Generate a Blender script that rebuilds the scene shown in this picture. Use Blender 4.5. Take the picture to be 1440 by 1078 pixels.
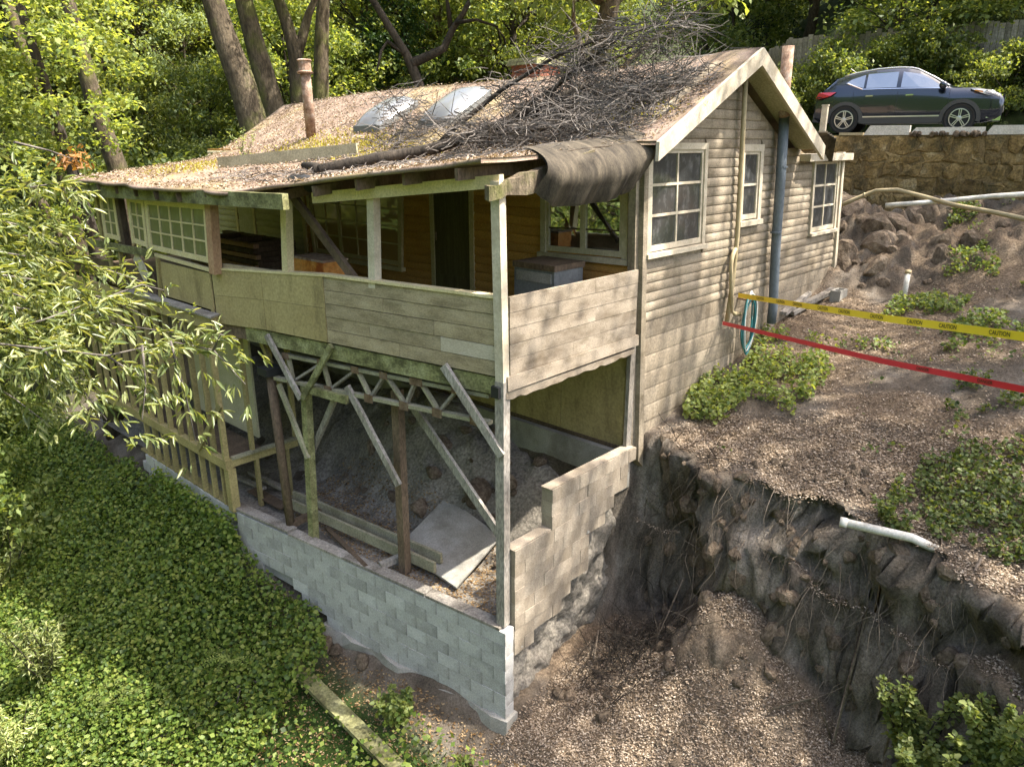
import bpy, math, random
import numpy as np
from mathutils import Vector, Matrix
random.seed(7); rng = np.random.default_rng(11)
V = Vector; S = bpy.context.scene; COL = S.collection
for o in list(bpy.data.objects): bpy.data.objects.remove(o)

# ------------------------------------------------------------------ camera
FPX, YH, AZ = 1040.0, 203.0, math.radians(42.6)      # focal length in photo pixels, horizon row, heading
PIT = math.atan((539 - YH) / FPX)
F3 = np.array([math.cos(AZ), math.sin(AZ), 0]); R3 = np.array([math.sin(AZ), -math.cos(AZ), 0]); Z3 = np.array([0, 0, 1.0])
FW = F3 * math.cos(PIT) - Z3 * math.sin(PIT); UP = F3 * math.sin(PIT) + Z3 * math.cos(PIT)
def ray(x, y): return FW + R3 * (x - 720) / FPX - UP * (y - 539) / FPX
_r = ray(708, 882); CAM = _r * (6.1 / _r[2]) * 1.0      # corner post foot is the origin, lens 6.1 m above it
def pz(x, y, z): r = ray(x, y); return CAM + r * (z - CAM[2]) / r[2]
def px(x, y, X): r = ray(x, y); return CAM + r * (X - CAM[0]) / r[0]
def py(x, y, Y): r = ray(x, y); return CAM + r * (Y - CAM[1]) / r[1]
NPF = np.array([-.9924, -.1228, 0]); DPF = np.array([-.1228, .9924, 0])   # porch front: outward normal, run direction
def pf(x, y, off=0.0): r = ray(x, y); return CAM + r * ((off - CAM @ NPF) / (r @ NPF))
def pd(x, y, d): r = ray(x, y); return CAM + r * d / math.hypot(r[0], r[1])
cd = bpy.data.cameras.new('camera'); cam = bpy.data.objects.new('camera', cd); COL.objects.link(cam)
cd.sensor_width = 36; cd.lens = 36 * FPX / 1440; cd.clip_end = 2000; cd.clip_start = .1
m = Matrix(((R3[0], UP[0], -FW[0]), (R3[1], UP[1], -FW[1]), (R3[2], UP[2], -FW[2]))).to_4x4()
m.translation = V(CAM); cam.matrix_world = m; S.camera = cam

# ------------------------------------------------------------------ light
SUN = V((.24, -.42, .87)).normalized()
w = bpy.data.worlds.new('World'); S.world = w; w.use_nodes = True
nt = w.node_tree; bg = nt.nodes['Background']; sky = nt.nodes.new('ShaderNodeTexSky'); sky.sky_type = 'NISHITA'
sky.sun_disc = False; sky.sun_elevation = math.asin(SUN.z); sky.sun_rotation = math.atan2(SUN.x, SUN.y)
sky.air_density = 1.0; sky.dust_density = 4.0; sky.ozone_density = .4
nt.links.new(sky.outputs[0], bg.inputs[0]); bg.inputs[1].default_value = .15
sl = bpy.data.lights.new('sun', 'SUN'); sl.energy = 3.7; sl.angle = math.radians(.55); sl.color = (1, .95, .86)
so = bpy.data.objects.new('sun', sl); COL.objects.link(so); so.rotation_euler = SUN.to_track_quat('Z', 'Y').to_euler()
vs = S.view_settings; vs.view_transform = 'Standard'; vs.look = 'None'; vs.gamma = 1; vs.use_curve_mapping = False
vs.exposure = 2.0

# ------------------------------------------------------------------ helpers: materials
def _new(name):
    m = bpy.data.materials.new(name); m.use_nodes = True; n = m.node_tree
    return m, n, n.nodes['Principled BSDF']
def lin(c): return tuple(((x / 12.92) if x <= .04045 else ((x + .055) / 1.055) ** 2.4) for x in c)
def ramp(n, fac, cols, lo=.3, hi=.7):
    r = n.nodes.new('ShaderNodeValToRGB'); e = r.color_ramp.elements
    while len(e) < len(cols): e.new(.5)
    for i, c in enumerate(cols):
        e[i].position = lo + (hi - lo) * i / max(1, len(cols) - 1); e[i].color = (*c, 1)
    n.links.new(fac, r.inputs[0]); return r.outputs[0]
def tex(n, scale, st=(1, 1, 1), detail=6, rough=.6, kind='ShaderNodeTexNoise', dist=0, off=None):
    tc = n.nodes.new('ShaderNodeTexCoord'); mp = n.nodes.new('ShaderNodeMapping'); mp.inputs['Scale'].default_value = st
    if off: n.links.new(off, mp.inputs['Location'])
    t = n.nodes.new(kind); t.inputs['Scale'].default_value = scale
    n.links.new(tc.outputs['Object'], mp.inputs[0]); n.links.new(mp.outputs[0], t.inputs[0])
    if kind == 'ShaderNodeTexNoise':
        t.inputs['Detail'].default_value = detail; t.inputs['Roughness'].default_value = rough; t.inputs['Distortion'].default_value = dist
    return t
def mix(n, mode, fac, a, b):
    x = n.nodes.new('ShaderNodeMix'); x.data_type = 'RGBA'; x.blend_type = mode
    for s, v in ((x.inputs[0], fac), (x.inputs[6], a), (x.inputs[7], b)):
        if hasattr(v, 'links'): n.links.new(v, s)
        else: s.default_value = v if isinstance(v, (int, float)) else (*v, 1)
    return x.outputs[2]
def surf(name, cols, scale=3, st=(1, 1, 1), fine=(40, .35), rough=.85, bump=.3, bscale=None, bdist=.01, var=.25,
         stain=None, lo=.3, hi=.7, metal=0, spec=.3, island=False):
    """blotchy colour ramp x fine grain x per-piece brightness, optional stains of another colour, and relief"""
    m, n, b = _new(name)
    oi = n.nodes.new('ShaderNodeObjectInfo')
    rnd = oi.outputs['Random']
    if island: rnd = n.nodes.new('ShaderNodeNewGeometry').outputs['Random Per Island']
    sh = n.nodes.new('ShaderNodeVectorMath'); sh.operation = 'SCALE'; sh.inputs[0].default_value = (13, 7, 5); n.links.new(rnd, sh.inputs['Scale'])
    t = tex(n, scale, st, off=sh.outputs[0]); c = ramp(n, t.outputs['Fac'], cols, lo, hi)
    t2 = tex(n, fine[0], st, 4); g = 1 - fine[1]
    c = mix(n, 'MULTIPLY', 1.0, c, ramp(n, t2.outputs['Fac'], [(g, g, g), (1.12, 1.12, 1.12)], .35, .65))
    if stain:
        col, ssc, amt, sst = stain
        t3 = tex(n, ssc, sst, 8, .7); f = ramp(n, t3.outputs['Fac'], [(0, 0, 0), (amt, amt, amt)], .5, .64)
        c = mix(n, 'MIX', f, c, col)
    if var:
        mr = n.nodes.new('ShaderNodeMapRange'); mr.inputs[3].default_value = 1 - var; mr.inputs[4].default_value = 1 + var * .7
        n.links.new(rnd, mr.inputs[0]); c = mix(n, 'MULTIPLY', 1.0, c, mr.outputs[0])
    n.links.new(c, b.inputs['Base Color'])
    b.inputs['Roughness'].default_value = rough; b.inputs['Metallic'].default_value = metal; b.inputs['Specular IOR Level'].default_value = spec
    if bump:
        t4 = tex(n, bscale or fine[0] * .5, st, 8, .65); bp = n.nodes.new('ShaderNodeBump'); bp.inputs['Strength'].default_value = bump; bp.inputs['Distance'].default_value = bdist
        n.links.new(t4.outputs['Fac'], bp.inputs['Height']); n.links.new(bp.outputs[0], b.inputs['Normal'])
    return m
def leafmat(name, cols, trans=.45, rough=.5, spec=.35):
    m, n, b = _new(name)
    g = n.nodes.new('ShaderNodeNewGeometry'); c = ramp(n, g.outputs['Random Per Island'], cols, .0, 1.0)
    oi = n.nodes.new('ShaderNodeObjectInfo'); mr = n.nodes.new('ShaderNodeMapRange'); mr.inputs[3].default_value = .7; mr.inputs[4].default_value = 1.25
    n.links.new(oi.outputs['Random'], mr.inputs[0]); c = mix(n, 'MULTIPLY', 1.0, c, mr.outputs[0])
    n.links.new(c, b.inputs['Base Color']); b.inputs['Roughness'].default_value = rough; b.inputs['Specular IOR Level'].default_value = spec
    tr = n.nodes.new('ShaderNodeBsdfTranslucent'); c2 = mix(n, 'MULTIPLY', 1.0, c, (1.5, 1.35, .5)); n.links.new(c2, tr.inputs[0])
    ms = n.nodes.new('ShaderNodeMixShader'); ms.inputs[0].default_value = trans
    n.links.new(b.outputs[0], ms.inputs[1]); n.links.new(tr.outputs[0], ms.inputs[2]); n.links.new(ms.outputs[0], n.nodes['Material Output'].inputs[0])
    return m
def plain(name, col, rough=.5, metal=0, spec=.5, coat=0):
    m, n, b = _new(name); b.inputs['Base Color'].default_value = (*col, 1); b.inputs['Roughness'].default_value = rough
    b.inputs['Metallic'].default_value = metal; b.inputs['Specular IOR Level'].default_value = spec; b.inputs['Coat Weight'].default_value = coat
    b.inputs['Coat Roughness'].default_value = .05
    return m
def glassmat(name, col, gl=.3, rough=.04, dust=.0):
    m, n, b = _new(name); b.inputs['Roughness'].default_value = .6
    t = tex(n, 9, (1, 1, .6), 8, .7); c = ramp(n, t.outputs['Fac'], [col, tuple(min(1, x + dust) for x in col)], .5, .75); n.links.new(c, b.inputs['Base Color'])
    g = n.nodes.new('ShaderNodeBsdfGlossy'); g.inputs['Roughness'].default_value = rough
    t2 = tex(n, 2.5, (1, 1, 1), 2); bp = n.nodes.new('ShaderNodeBump'); bp.inputs['Strength'].default_value = .04; bp.inputs['Distance'].default_value = .02
    n.links.new(t2.outputs['Fac'], bp.inputs['Height']); n.links.new(bp.outputs[0], g.inputs['Normal'])
    ms = n.nodes.new('ShaderNodeMixShader'); ms.inputs[0].default_value = gl
    n.links.new(b.outputs[0], ms.inputs[1]); n.links.new(g.outputs[0], ms.inputs[2]); n.links.new(ms.outputs[0], n.nodes['Material Output'].inputs[0])
    return m

MT = {}
MT['siding'] = surf('siding_paint', [(.16, .125, .08), (.29, .235, .165), (.36, .30, .22)], 1.6, (1, 1, 2.5), (30, .3), .8, .25, var=.12, stain=((.10, .085, .05), 2.2, .55, (1.4, 1.4, .35)))
MT['siding_brown'] = surf('siding_brown', [(.50, .255, .07), (.66, .37, .115)], 1.6, (1, 1, 2.5), (30, .3), .75, .25, var=.12)
MT['siding_pale'] = surf('siding_pale', [(.42, .38, .23), (.54, .49, .33)], 1.6, (1, 1, 2.5), (30, .3), .8, .2, var=.1)
MT['plaster'] = surf('painted_concrete', [(.22, .175, .12), (.33, .275, .20)], 1.2, (1, 1, 1), (25, .3), .9, .3, var=.08, stain=((.10, .075, .045), 1.5, .6, (1.5, 1.5, .5)))
MT['rail'] = surf('rail_paint', [(.22, .17, .10), (.36, .285, .175), (.42, .34, .22)], 2.2, (1, 1, 3), (35, .3), .8, .25, var=.13, stain=((.12, .10, .06), 3, .45, (.5, .5, 2)))
MT['rail_pale'] = surf('rail_fresh', [(.40, .34, .25), (.46, .40, .31)], 2.2, (1, 1, 3), (35, .2), .8, .15, var=.05)
MT['rail_sun'] = surf('rail_sunlit', [(.17, .13, .09), (.30, .245, .18), (.37, .305, .23)], 1.8, (1, 1, 3), (35, .32), .85, .3, var=.1, stain=((.12, .09, .055), 3, .55, (.8, .8, 1.5)))  # copy of the rail paint for the sun-facing side, sunlight put into its colour
MT['olive'] = surf('olive_plywood', [(.32, .245, .11), (.42, .335, .16)], 1.2, (1, 1, 1), (25, .2), .8, .12, var=.08, stain=((.09, .065, .03), 1.6, .5, (1.2, 1.2, .4)))
MT['olive_wood'] = surf('olive_framing', [(.25, .20, .085), (.37, .30, .13)], 2.5, (1, 1, 1), (30, .3), .8, .2, var=.18)
MT['trim'] = surf('white_trim', [(.44, .37, .27), (.58, .51, .39)], 3, (1, 1, 1), (40, .2), .65, .12, var=.06, stain=((.28, .23, .15), 5, .5, (1, 1, 1)))
MT['trim_y'] = surf('cream_trim', [(.54, .44, .24), (.66, .55, .33)], 3, (1, 1, 1), (40, .2), .65, .12, var=.06)
MT['grey_wood'] = surf('grey_timber', [(.17, .145, .115), (.30, .265, .22), (.37, .335, .29)], 3, (1, 1, .35), (38, .45), .9, .5, var=.2)
MT['dark_wood'] = surf('dark_timber', [(.085, .058, .036), (.18, .125, .08)], 3, (1, 1, .4), (38, .4), .9, .4, var=.25)
MT['moss_wood'] = surf('mossy_timber', [(.09, .085, .035), (.24, .23, .10), (.34, .33, .17)], 4, (1, 1, 1.2), (30, .45), .95, .5, var=.12, stain=((.06, .055, .025), 3, .8, (1, 1, 1.6)))
MT['lumber'] = surf('weathered_lumber', [(.22, .195, .12), (.38, .35, .24)], 3, (1, 1, 1), (40, .35), .88, .3, var=.15)
MT['red_post'] = surf('brown_post', [(.34, .19, .10), (.45, .28, .17)], 3, (1, 1, .5), (40, .25), .8, .2, var=.05)
MT['block'] = surf('concrete_block', [(.27, .26, .245), (.41, .395, .37), (.49, .475, .45)], 1.5, (1, 1, 1), (60, .22), .95, .35, bdist=.006, var=.06, stain=((.10, .09, .07), 1.3, .75, (1.4, 1.4, .5)))
MT['block_sun'] = surf('block_sunlit', [(.24, .195, .14), (.36, .305, .235)], 2.5, (1, 1, 1), (60, .25), .95, .35, bdist=.006, var=.12, stain=((.16, .12, .08), 2, .5, (1, 1, .6)))  # sunlit copy of the block material; the warm light is painted into the tan
MT['mortar'] = surf('mortar', [(.22, .21, .19), (.33, .32, .30)], 6, (1, 1, 1), (60, .3), 1, .4, var=0)
MT['concrete'] = surf('concrete', [(.24, .225, .19), (.37, .35, .31)], 2, (1, 1, 1), (50, .25), .95, .3, var=.1, stain=((.13, .11, .08), 2, .5, (1, 1, 1)))
MT['roof'] = surf('roll_roofing', [(.14, .095, .07), (.25, .18, .135), (.34, .26, .20)], 2, (1, 1, 1), (70, .4), .95, .5, bdist=.015, var=0, stain=((.36, .30, .07), .55, .3, (1, 1, 1)))
MT['tar'] = surf('tar_paper', [(.025, .02, .014), (.07, .056, .038), (.13, .105, .072)], 3, (3, 1, .6), (50, .5), .9, .5, var=0)
MT['dirt'] = surf('fill_dirt', [(.13, .115, .095), (.24, .21, .17), (.31, .275, .225)], 1.6, (1, 1, 1), (22, .5), 1, .8, bscale=9, bdist=.05, var=0)
MT['rock'] = surf('clod', [(.11, .09, .066), (.22, .185, .14), (.31, .265, .205)], 3, (1, 1, 1), (30, .45), 1, .7, bscale=12, bdist=.03, var=.3)
MT['clod'] = surf('brown_clod', [(.09, .062, .042), (.21, .155, .105), (.34, .265, .19)], 3, (1, 1, 1), (30, .45), 1, .9, bscale=10, bdist=.05, var=.35)
MT['stone'] = surf('wall_stone', [(.10, .065, .026), (.20, .13, .05), (.28, .19, .08), (.33, .26, .15)], 2.6, (1, 1, 1), (26, .5), .95, .7, bscale=14, bdist=.03, var=.4, stain=((.035, .03, .015), 2.2, .85, (1, 1, 1)))
MT['stone_mortar'] = surf('old_mortar', [(.14, .095, .042), (.25, .175, .085)], 4, (1, 1, 1), (30, .5), 1, .7, var=0)
MT['kerb'] = surf('pale_concrete', [(.48, .43, .36), (.64, .59, .52)], 4, (1, 1, 1), (40, .25), .9, .3, var=.08)
MT['asphalt'] = surf('asphalt', [(.045, .045, .045), (.075, .075, .072)], 3, (1, 1, 1), (80, .4), .95, .4, var=0)
MT['brick'] = surf('brick', [(.26, .085, .05), (.36, .14, .085)], 6, (1, 1, 1), (40, .3), .9, .3, var=.3, island=True)
MT['rust'] = surf('rusty_metal', [(.13, .07, .045), (.29, .19, .13), (.38, .32, .27)], 9, (1, 1, 1), (30, .3), .8, .2, var=0)
MT['rust_orange'] = surf('rusted_enamel', [(.30, .07, .012), (.60, .24, .045), (.66, .33, .09)], 3.0, (1, 1, 1), (30, .2), .6, .1, var=0, lo=.38, hi=.6)
MT['pipe_grey'] = surf('grey_pipe', [(.085, .10, .115), (.135, .155, .17)], 3, (1, 1, .4), (40, .15), .55, .05, var=.05)
MT['pipe_tan'] = surf('painted_conduit', [(.33, .26, .14), (.40, .32, .19)], 3, (1, 1, .4), (40, .15), .7, .1, var=.1)
MT['pvc'] = surf('white_pvc', [(.42, .38, .31), (.66, .62, .55)], 9, (1, 1, 1), (40, .15), .5, .05, var=.05)
MT['bark'] = surf('bark', [(.055, .04, .026), (.13, .10, .065), (.19, .15, .10)], 2.2, (1.5, 1.5, .5), (12, .5), 1, 1, bscale=9, bdist=.05, var=.25, stain=((.13, .14, .03), 1.0, .7, (1, 1, .7)))
MT['bark_dark'] = surf('dark_bark', [(.03, .024, .018), (.075, .06, .045)], 2.2, (1.5, 1.5, .5), (12, .5), 1, .8, bscale=9, bdist=.04, var=.2)
MT['twig'] = surf('dead_twig', [(.05, .042, .036), (.13, .112, .096), (.23, .205, .18)], 3, (1, 1, 1), (20, .4), 1, .3, var=.3, island=True)
MT['root'] = surf('root', [(.10, .075, .05), (.24, .19, .14)], 3, (1, 1, 1), (20, .4), 1, .3, var=.3, island=True)
MT['ivy'] = leafmat('ground_ivy', [(.05, .09, .018), (.11, .18, .03), (.17, .25, .042), (.24, .31, .06), (.31, .34, .08)], .45)
MT['bay'] = leafmat('bay_leaf', [(.11, .15, .05), (.21, .26, .085), (.31, .35, .13), (.40, .41, .18)], .45, .35, .5)
MT['leafA'] = leafmat('leaf_bright', [(.085, .13, .035), (.17, .22, .06), (.25, .30, .09), (.33, .36, .13)], .55)
MT['leafB'] = leafmat('leaf_mid', [(.055, .09, .026), (.115, .16, .045), (.175, .22, .065), (.25, .28, .095)], .5)
MT['leafC'] = leafmat('leaf_dark', [(.014, .034, .01), (.03, .062, .015), (.055, .095, .02)], .3)
MT['leafP'] = leafmat('leaf_pale', [(.14, .19, .07), (.22, .28, .11), (.28, .33, .15)], .45)
MT['dry'] = leafmat('dry_leaf', [(.10, .055, .022), (.22, .135, .06), (.34, .23, .12), (.42, .32, .20)], .15, .9, .1)
MT['chip'] = leafmat('wood_chip', [(.05, .036, .024), (.15, .11, .072), (.26, .195, .135), (.36, .285, .21), (.46, .38, .29)], .05, .95, .1)
MT['orange_leaf'] = leafmat('orange_leaf', [(.20, .085, .02), (.34, .17, .04)], .3)
MT['litter'] = leafmat('roof_litter', [(.09, .062, .044), (.20, .15, .11), (.33, .255, .195), (.45, .37, .295)], .1, .9, .1)
MT['pane'] = glassmat('window_glass', (.018, .019, .018), .16, .06, .10)
MT['pane_front'] = glassmat('front_glass', (.02, .018, .012), .5, .02, .01)
MT['pane_amber'] = glassmat('shaded_glass', (.40, .235, .085), .14, .05, .05)
MT['pane_olive'] = glassmat('dusty_glass', (.13, .125, .05), .16, .10, .07)
MT['dome'] = plain('skylight_dome', (.16, .165, .17), .18, 0, .7)
MT['door'] = surf('dark_door', [(.085, .072, .032), (.16, .135, .06)], 3, (6, 6, .3), (40, .4), .7, .3, var=.2)
MT['grey_paint'] = surf('grey_enamel', [(.13, .135, .13), (.19, .195, .19)], 3, (1, 1, 1), (30, .2), .5, .05, var=.1)
MT['black'] = plain('black_rubber', (.012, .012, .012), .7)
MT['plate'] = surf('nail_plate', [(.12, .065, .035), (.22, .16, .11)], 9, (1, 1, 1), (40, .3), .7, .1, var=.1)
MT['yellow'] = plain('yellow_tape', (.86, .62, .02), .45); MT['red'] = plain('red_tape', (.62, .02, .035), .45); MT['ink'] = plain('tape_ink', (.03, .025, .01), .6)
MT['hose'] = plain('green_hose', (.03, .16, .17), .4); MT['hose2'] = plain('white_hose', (.5, .5, .45), .5)

# ------------------------------------------------------------------ helpers: objects
class MB:
    def __init__(s): s.v = []; s.f = []; s.mi = []
    def add(s, vs, fs, mi=0):
        o = len(s.v); s.v += [tuple(map(float, p)) for p in vs]; s.f += [tuple(i + o for i in f) for f in fs]; s.mi += [mi] * len(fs); return s
    def hexa(s, c, mi=0):   # 8 corners: bottom 4 then top 4, same winding
        return s.add(c, [(3, 2, 1, 0), (4, 5, 6, 7), (0, 1, 5, 4), (1, 2, 6, 5), (2, 3, 7, 6), (3, 0, 4, 7)], mi)
    def box(s, a, b, mi=0):
        x0, y0, z0 = a; x1, y1, z1 = b
        return s.hexa([(x0, y0, z0), (x1, y0, z0), (x1, y1, z0), (x0, y1, z0), (x0, y0, z1), (x1, y0, z1), (x1, y1, z1), (x0, y1, z1)], mi)
    def bar(s, p, q, w, h, up=(0, 0, 1), mi=0, w2=None, h2=None):
        p = V(p); q = V(q); d = (q - p).normalized(); u = V(up)
        if abs(d.dot(u)) > .98: u = V((NPF))
        a = d.cross(u).normalized(); b = a.cross(d).normalized(); c = []
        for P, ww, hh in ((p, w, h), (q, w2 or w, h2 or h)):
            for i, j in ((-1, -1), (1, -1), (1, 1), (-1, 1)): c.append(P + a * (i * ww / 2) + b * (j * hh / 2))
        return s.hexa(c, mi)
    def tube(s, pts, rad, n=6, cap=True, mi=0):
        pts = [V(p) for p in pts]; k = len(pts); rad = rad if hasattr(rad, '__len__') else [rad] * k; vs = []; fs = []
        a = None
        for i, p in enumerate(pts):
            d = (pts[min(i + 1, k - 1)] - pts[max(i - 1, 0)])
            d = d.normalized() if d.length > 1e-9 else V((0, 0, 1))
            if a is None: a = d.orthogonal().normalized()
            a = (a - d * a.dot(d)); a = a.normalized() if a.length > 1e-6 else d.orthogonal().normalized()
            b = d.cross(a)
            for j in range(n):
                t = 2 * math.pi * j / n; vs.append(p + (a * math.cos(t) + b * math.sin(t)) * rad[i])
        for i in range(k - 1):
            for j in range(n): fs.append((i * n + j, i * n + (j + 1) % n, (i + 1) * n + (j + 1) % n, (i + 1) * n + j))
        if cap: fs += [tuple(range(n))[::-1], tuple((k - 1) * n + j for j in range(n))]
        return s.add(vs, fs, mi)
    def lathe(s, prof, c=(0, 0, 0), n=12, axis='z', mi=0):
        vs = []; fs = []
        for r, h in prof:
            for j in range(n):
                t = 2 * math.pi * j / n; x, y = r * math.cos(t), r * math.sin(t)
                vs.append((c[0] + x, c[1] + y, c[2] + h) if axis == 'z' else (c[0] + x, c[1] + h, c[2] + y))
        for i in range(len(prof) - 1):
            for j in range(n): fs.append((i * n + j, i * n + (j + 1) % n, (i + 1) * n + (j + 1) % n, (i + 1) * n + j))
        fs += [tuple(range(n))[::-1], tuple((len(prof) - 1) * n + j for j in range(n))]
        return s.add(vs, fs, mi)
    def mesh(s, name, mats, smooth=False):
        me = bpy.data.meshes.new(name); me.from_pydata(s.v, [], s.f)
        for mm in (mats if isinstance(mats, (list, tuple)) else [mats]): me.materials.append(MT[mm] if isinstance(mm, str) else mm)
        if any(s.mi): me.polygons.foreach_set('material_index', s.mi)
        if smooth: me.polygons.foreach_set('use_smooth', [True] * len(me.polygons))
        me.update(); return me
    def build(s, name, mats, parent=None, smooth=False): return link(name, s.mesh(name, mats, smooth), parent)
def link(name, me, parent=None):
    o = bpy.data.objects.new(name, me); COL.objects.link(o)
    if parent is not None:
        o.parent = parent
        if parent.type == 'EMPTY' and 'local' not in parent: o.matrix_parent_inverse = Matrix.Translation(-parent.location)
    return o
def tag(o, label, cat, group=None, kind=None):
    if label: o['label'] = label
    if cat: o['category'] = cat
    if group: o['group'] = group
    if kind: o['kind'] = kind
    return o
def thing(name, loc, label, cat, group=None):
    o = bpy.data.objects.new(name, None); COL.objects.link(o); o.location = V(loc); o.empty_display_size = .2
    return tag(o, label, cat, group)
def inst(name, me, parent, loc, rot=(0, 0, 0), sc=(1, 1, 1)):
    o = link(name, me, parent); o.location = V(loc); o.rotation_euler = rot; o.scale = sc; return o
def bars(name, lst, w, h, mat, parent, **k):
    for p, q in lst: MB().bar(p, q, w, h, **k).build(name, mat, parent)
def lerp(a, b, t): return np.asarray(a, float) * (1 - t) + np.asarray(b, float) * t
def npmesh(name, verts, faces, mat, smooth=False):
    verts = np.asarray(verts, np.float32); faces = np.asarray(faces, np.int32); k = faces.shape[1]
    me = bpy.data.meshes.new(name); me.vertices.add(len(verts)); me.vertices.foreach_set('co', verts.ravel())
    me.loops.add(faces.size); me.loops.foreach_set('vertex_index', faces.ravel())
    me.polygons.add(len(faces)); me.polygons.foreach_set('loop_start', np.arange(0, faces.size, k, dtype=np.int32))
    me.update(calc_edges=True)
    if smooth: me.polygons.foreach_set('use_smooth', np.ones(len(faces), bool))
    me.materials.append(MT[mat] if isinstance(mat, str) else mat); return me
def unit(a): return a / np.maximum(1e-9, np.linalg.norm(a, axis=-1, keepdims=True))
def leaves(P, D, N, L, W, fold=.25, shape='kite'):
    """many leaves: base points P, directions D, face normals N, lengths L, widths W"""
    n = len(P); D = unit(D); B = unit(np.cross(D, N)); N = unit(np.cross(B, D)); L = np.broadcast_to(np.asarray(L, float).reshape(-1, 1), (n, 1)); W = np.broadcast_to(np.asarray(W, float).reshape(-1, 1), (n, 1))
    if shape == 'kite':
        v = np.stack([P, P + D * L * .5 + B * W * .5 + N * W * fold, P + D * L, P + D * L * .5 - B * W * .5 + N * W * fold], 1)
        f = np.array([[0, 1, 2, 3]])
    elif shape == 'lobed':     # broad leaf
        v = np.stack([P, P + D * L * .35 + B * W * .5 + N * W * fold, P + D * L * .8 + B * W * .3, P + D * L - N * L * .1, P + D * L * .8 - B * W * .3, P + D * L * .35 - B * W * .5 + N * W * fold], 1)
        f = np.array([[0, 1, 2, 3], [0, 3, 4, 5]])
    else:                      # lance
        v = np.stack([P, P + D * L * .3 + B * W * .5 + N * W * fold, P + D * L * .65 + B * W * .42 + N * W * fold * .6, P + D * L - N * L * .12, P + D * L * .65 - B * W * .42 + N * W * fold * .6, P + D * L * .3 - B * W * .5 + N * W * fold], 1)
        f = np.array([[0, 1, 2, 3], [0, 3, 4, 5]])
    k = v.shape[1]; faces = (np.arange(n)[:, None, None] * k + f[None]).reshape(-1, 4)
    return v.reshape(-1, 3), faces
# value noise for terrain and lumps
_tab = rng.random((256, 256))
def vnoise(x, y):
    xi = np.floor(x).astype(int); yi = np.floor(y).astype(int); fx = x - xi; fy = y - yi; fx = fx * fx * (3 - 2 * fx); fy = fy * fy * (3 - 2 * fy)
    g = lambda a, b: _tab[a & 255, b & 255]
    return (g(xi, yi) * (1 - fx) + g(xi + 1, yi) * fx) * (1 - fy) + (g(xi, yi + 1) * (1 - fx) + g(xi + 1, yi + 1) * fx) * fy
def fbm(x, y, o=5, g=.5):
    s = 0; a = 1; t = 0
    for i in range(o): s = s + a * vnoise(x * 2 ** i + 17.3 * i, y * 2 ** i + 9.1 * i); t += a; a *= g
    return s / t - .5
def sstep(a, b, x): t = np.clip((x - a) / (b - a), 0, 1); return t * t * (3 - 2 * t)

# ------------------------------------------------------------------ ground
WLX = lambda Y: 12.7 + .204 * (1.1 - np.minimum(Y, 6.)) + 1.25 * np.maximum(Y - 6., 0.)            # front face of the stone retaining wall
EY = [-30, -10, -7, -5.2, -4.7, -4.0, -3.3, -2.3, -1.3, 0, 1, 30]; EX = [-3, -.8, .7, 1.75, 2.1, 2.35, 2.4, 2.65, 2.7, 2.85, 3.05, 3.05]
ROADZ = 6.36
def ground(X, Y):
    X = np.asarray(X, float); Y = np.asarray(Y, float)
    n1 = fbm(X * .35, Y * .35, 4); n2 = fbm(X * 1.3 + 5, Y * 1.3, 5); n3 = fbm(X * 4 + 3, Y * 4 + 8, 4)
    up = 1.72 + .215 * np.clip(X - 3, -3, 20) + .16 * np.clip(-Y - 1.5, 0, 3) * sstep(3, 7, X) + .18 * n2 + .10 * n3
    wl = WLX(Y); t = sstep(wl - 3.4, wl - .6, X); up = up + t * (4.62 - (1.72 + .215 * (wl - 3.6))) * .95
    up = up + (.55 * n2 + .5 * n3 + .12) * sstep(wl - 3.6, wl - 2.2, X) * sstep(4.2, .8, abs(Y + .6))
    up = up + 1.6 * sstep(5, 9, Y) * sstep(wl - 5, wl + .2, X)
    road = ROADZ - .12 + 0 * X; hill = ROADZ - .1 + np.clip(X - wl - 7.2, 0, 200) * .62 + 2.5 * n1 * sstep(8, 20, X - wl)
    up = np.where(X > wl + .25, road, up); up = np.where(X > wl + 7.2, hill, up)
    # slide debris, gully and ravine below the scarp
    xc = np.clip(X, 0, 3.3)
    low = -1.5 + .34 * xc * sstep(-.5, -1.8, Y) + .12 * xc
    low = low + .62 * np.exp(-((X - 2.3) / .9) ** 2 - ((Y + 2.1) / .8) ** 2)                      # chip mound
    low = low - .35 * np.exp(-((X - 2.1) / .7) ** 2 - ((Y + 3.9) / .5) ** 2)                      # gully
    low = low + 1.0 * sstep(-4.5, -5.3, Y) * sstep(.2, 1.6, X)
    low = low + np.where(X < 0, X * .62, 0) + .28 * sstep(-.3, 1, Y) * sstep(-3, -.6, X) + 1.0 * sstep(3.2, 6.3, Y) * sstep(-5.5, -.8, X)
    low = np.maximum(low, -6.0 + .35 * n1); far = np.clip(-X - 14, 0, 200); low = low + far * .55
    low = low + .14 * n2 + .07 * n3
    e = np.interp(Y, EY, EX) + .40 * n2 + .05 * n3 + .3 * n1; k = .56 * sstep(-.2, .06, X - e) + .44 * sstep(.0, .34, X - e - .12 - .6 * n1 - .25 * n2)
    k = np.where(Y > .05, sstep(2.2, 2.9, X), k)
    z = low * (1 - k) + up * k
    z = z + np.clip(Y - 34, 0, 300) * .62 * sstep(34, 46, Y)
    z = z + (.8 * n1) * sstep(14, 24, Y) * (X < wl - 1)
    return z
def axis(segs):
    out = []
    for a, b, s in segs: out += list(np.arange(a, b, s))
    return np.array(out + [segs[-1][1]])
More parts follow.
